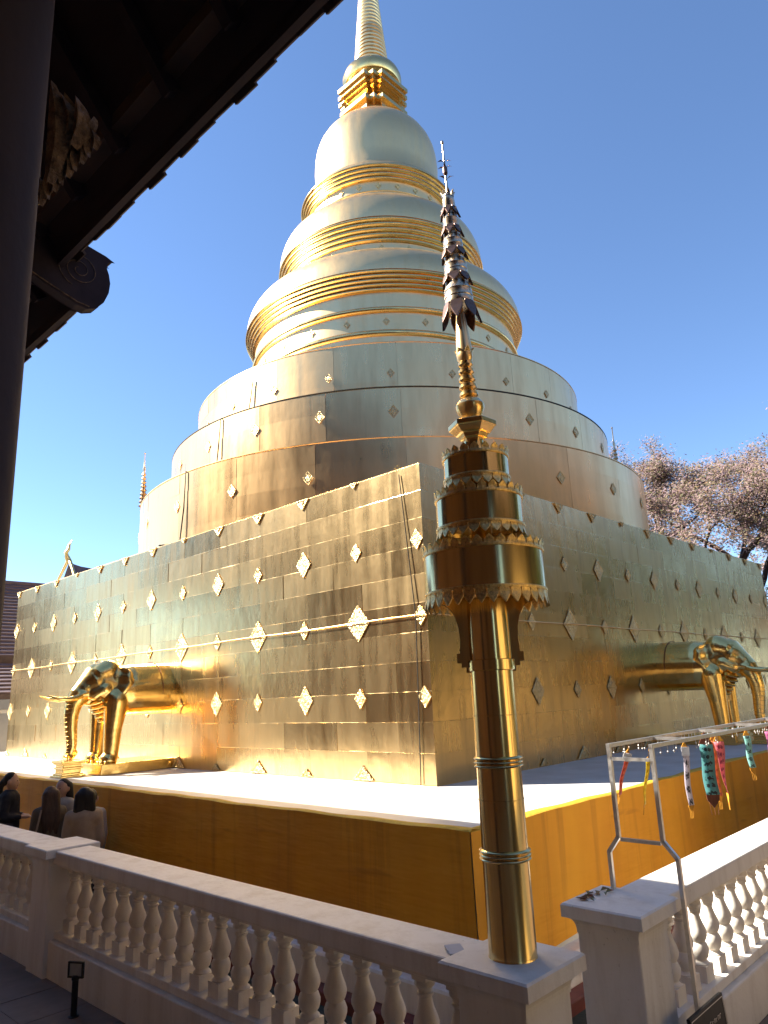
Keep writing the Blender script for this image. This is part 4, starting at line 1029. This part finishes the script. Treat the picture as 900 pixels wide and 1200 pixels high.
# ------------------------------------------------------------------ trees
def tree(name, loc, h, spread, leaf, seed, nleaf, lsize, label, trunk_r=.3, bend=(0, 0)):
    rng = random.Random(seed); root = empty(name, loc)
    wood = MB(); tips = []
    def grow(p, d, L, r, depth):
        n = 4; pts = [p]; rs = [r]
        for i in range(n):
            d = (d + Vector((rng.gauss(0, .17), rng.gauss(0, .17), rng.gauss(.02, .10)))).normalized()
            p = p + d * L / n; pts.append(p); rs.append(r * (1 - .30 * (i + 1) / n))
            if depth >= 3: tips.append((p, d, depth))
        wood.tube(pts, rs, 8 if depth < 2 else 5, False)
        if depth >= 5 or r < .012:
            return
        k = 3 if depth == 0 else rng.choice((2, 3, 3))
        a0 = rng.uniform(0, 6.28)
        for j in range(k):
            a = a0 + j * 2 * math.pi / k + rng.uniform(-.4, .4); t = rng.uniform(.5, 1.0)
            side = d.orthogonal().normalized(); side = Quaternion(d, a) @ side
            nd = (d * rng.uniform(.5, .9) + side * rng.uniform(.6, 1.0) * spread + Vector((0, 0, .1))).normalized()
            grow(p, nd, L * rng.uniform(.66, .86), rs[-1] * rng.uniform(.6, .8), depth + 1)
    grow(Vector((0, 0, 0)), Vector((bend[0], bend[1], 1)).normalized(), h * .33, trunk_r, 0)
    wood.build('trunk', 'bark', root, 60)
    lf = MB(); 
    for i in range(nleaf):
        p, d, _ = rng.choice(tips); 
        q = p + Vector((rng.gauss(0, .22), rng.gauss(0, .22), rng.gauss(0, .16)))
        a = Vector((rng.gauss(0, 1), rng.gauss(0, 1), rng.gauss(0, .6))).normalized(); b_ = a.orthogonal().normalized(); s_ = lsize * rng.uniform(.6, 1.35)
        lf.add([q - a * s_, q + b_ * s_ * .42, q + a * s_, q - b_ * s_ * .42], [(0, 1, 2, 3)])
    c = lf.build('crown', leaf, root)
    tag(root, label, 'tree'); return root
tree('pinkish_tree', (24.5, 3.4, 0), 12.8, 1.05, 'leaf_pink', 12, 150000, .058, 'spreading tree with sparse pinkish brown leaves behind the base corner', .46)
tree('pinkish_tree', (30.0, 11.0, 0), 12.0, 1.0, 'leaf_pink', 31, 16000, .09, 'farther sparse brownish tree behind the pinkish tree', .3)
t1 = tree('reflection_tree', (22, -13, 0), 11, 1.0, 'leaf_green', 4, 16000, .14, 'unseen dark green tree added beyond the flag rack for wall reflections', .32)  # out of view, added to darken what the shaded plated wall reflects
for loc, rz, lb in (((14, -17, 0), 2.1, 'unseen dark green tree added for reflections in the shaded plated wall'), ((31, -10, 0), 4.2, 'unseen dark green tree added far beyond the flag rack for wall reflections')):
    c_ = copy_tree(t1); c_.location = loc; c_.rotation_euler = (0, 0, rz); c_['label'] = lb

hb_ = empty('reflection_hall', (14, -19, 0)); tag(hb_, 'unseen long ochre walled hall added for its reflection in the shaded plated wall', 'building')  # out of view, added with height and ochre chosen for the plated wall's reflection
MB().box(-22, 26, -2.5, 2.5, 0, 7.2).build('wall', 'ochre', hb_)
MB().add([(-23, -4.6, 6.6), (27, -4.6, 6.6), (27, 0, 14.5), (-23, 0, 14.5), (-23, 4.6, 6.6), (27, 4.6, 6.6)], [(0, 1, 2, 3), (3, 2, 5, 4), (0, 3, 4), (1, 5, 2), (0, 4, 5, 1)]).build('roof', 'tile', hb_)
for lx in (-16, -10, -4, 2, 8, 14, 20): MB().box(lx - .7, lx + .7, 2.5, 2.56, 1.0, 3.4).build('shutter', 'wood2', hb_)
for loc, rz, lb in (((6, -13, 0), 0.6, 'unseen dark green tree added before the ochre walled hall for wall reflections'), ((38, -4, 0), 5.2, 'unseen dark green tree added at the end of the ochre walled hall for wall reflections')):  # further unseen trees added for the same wall reflections
    c_ = copy_tree(t1); c_.location = loc; c_.rotation_euler = (0, 0, rz); c_['label'] = lb
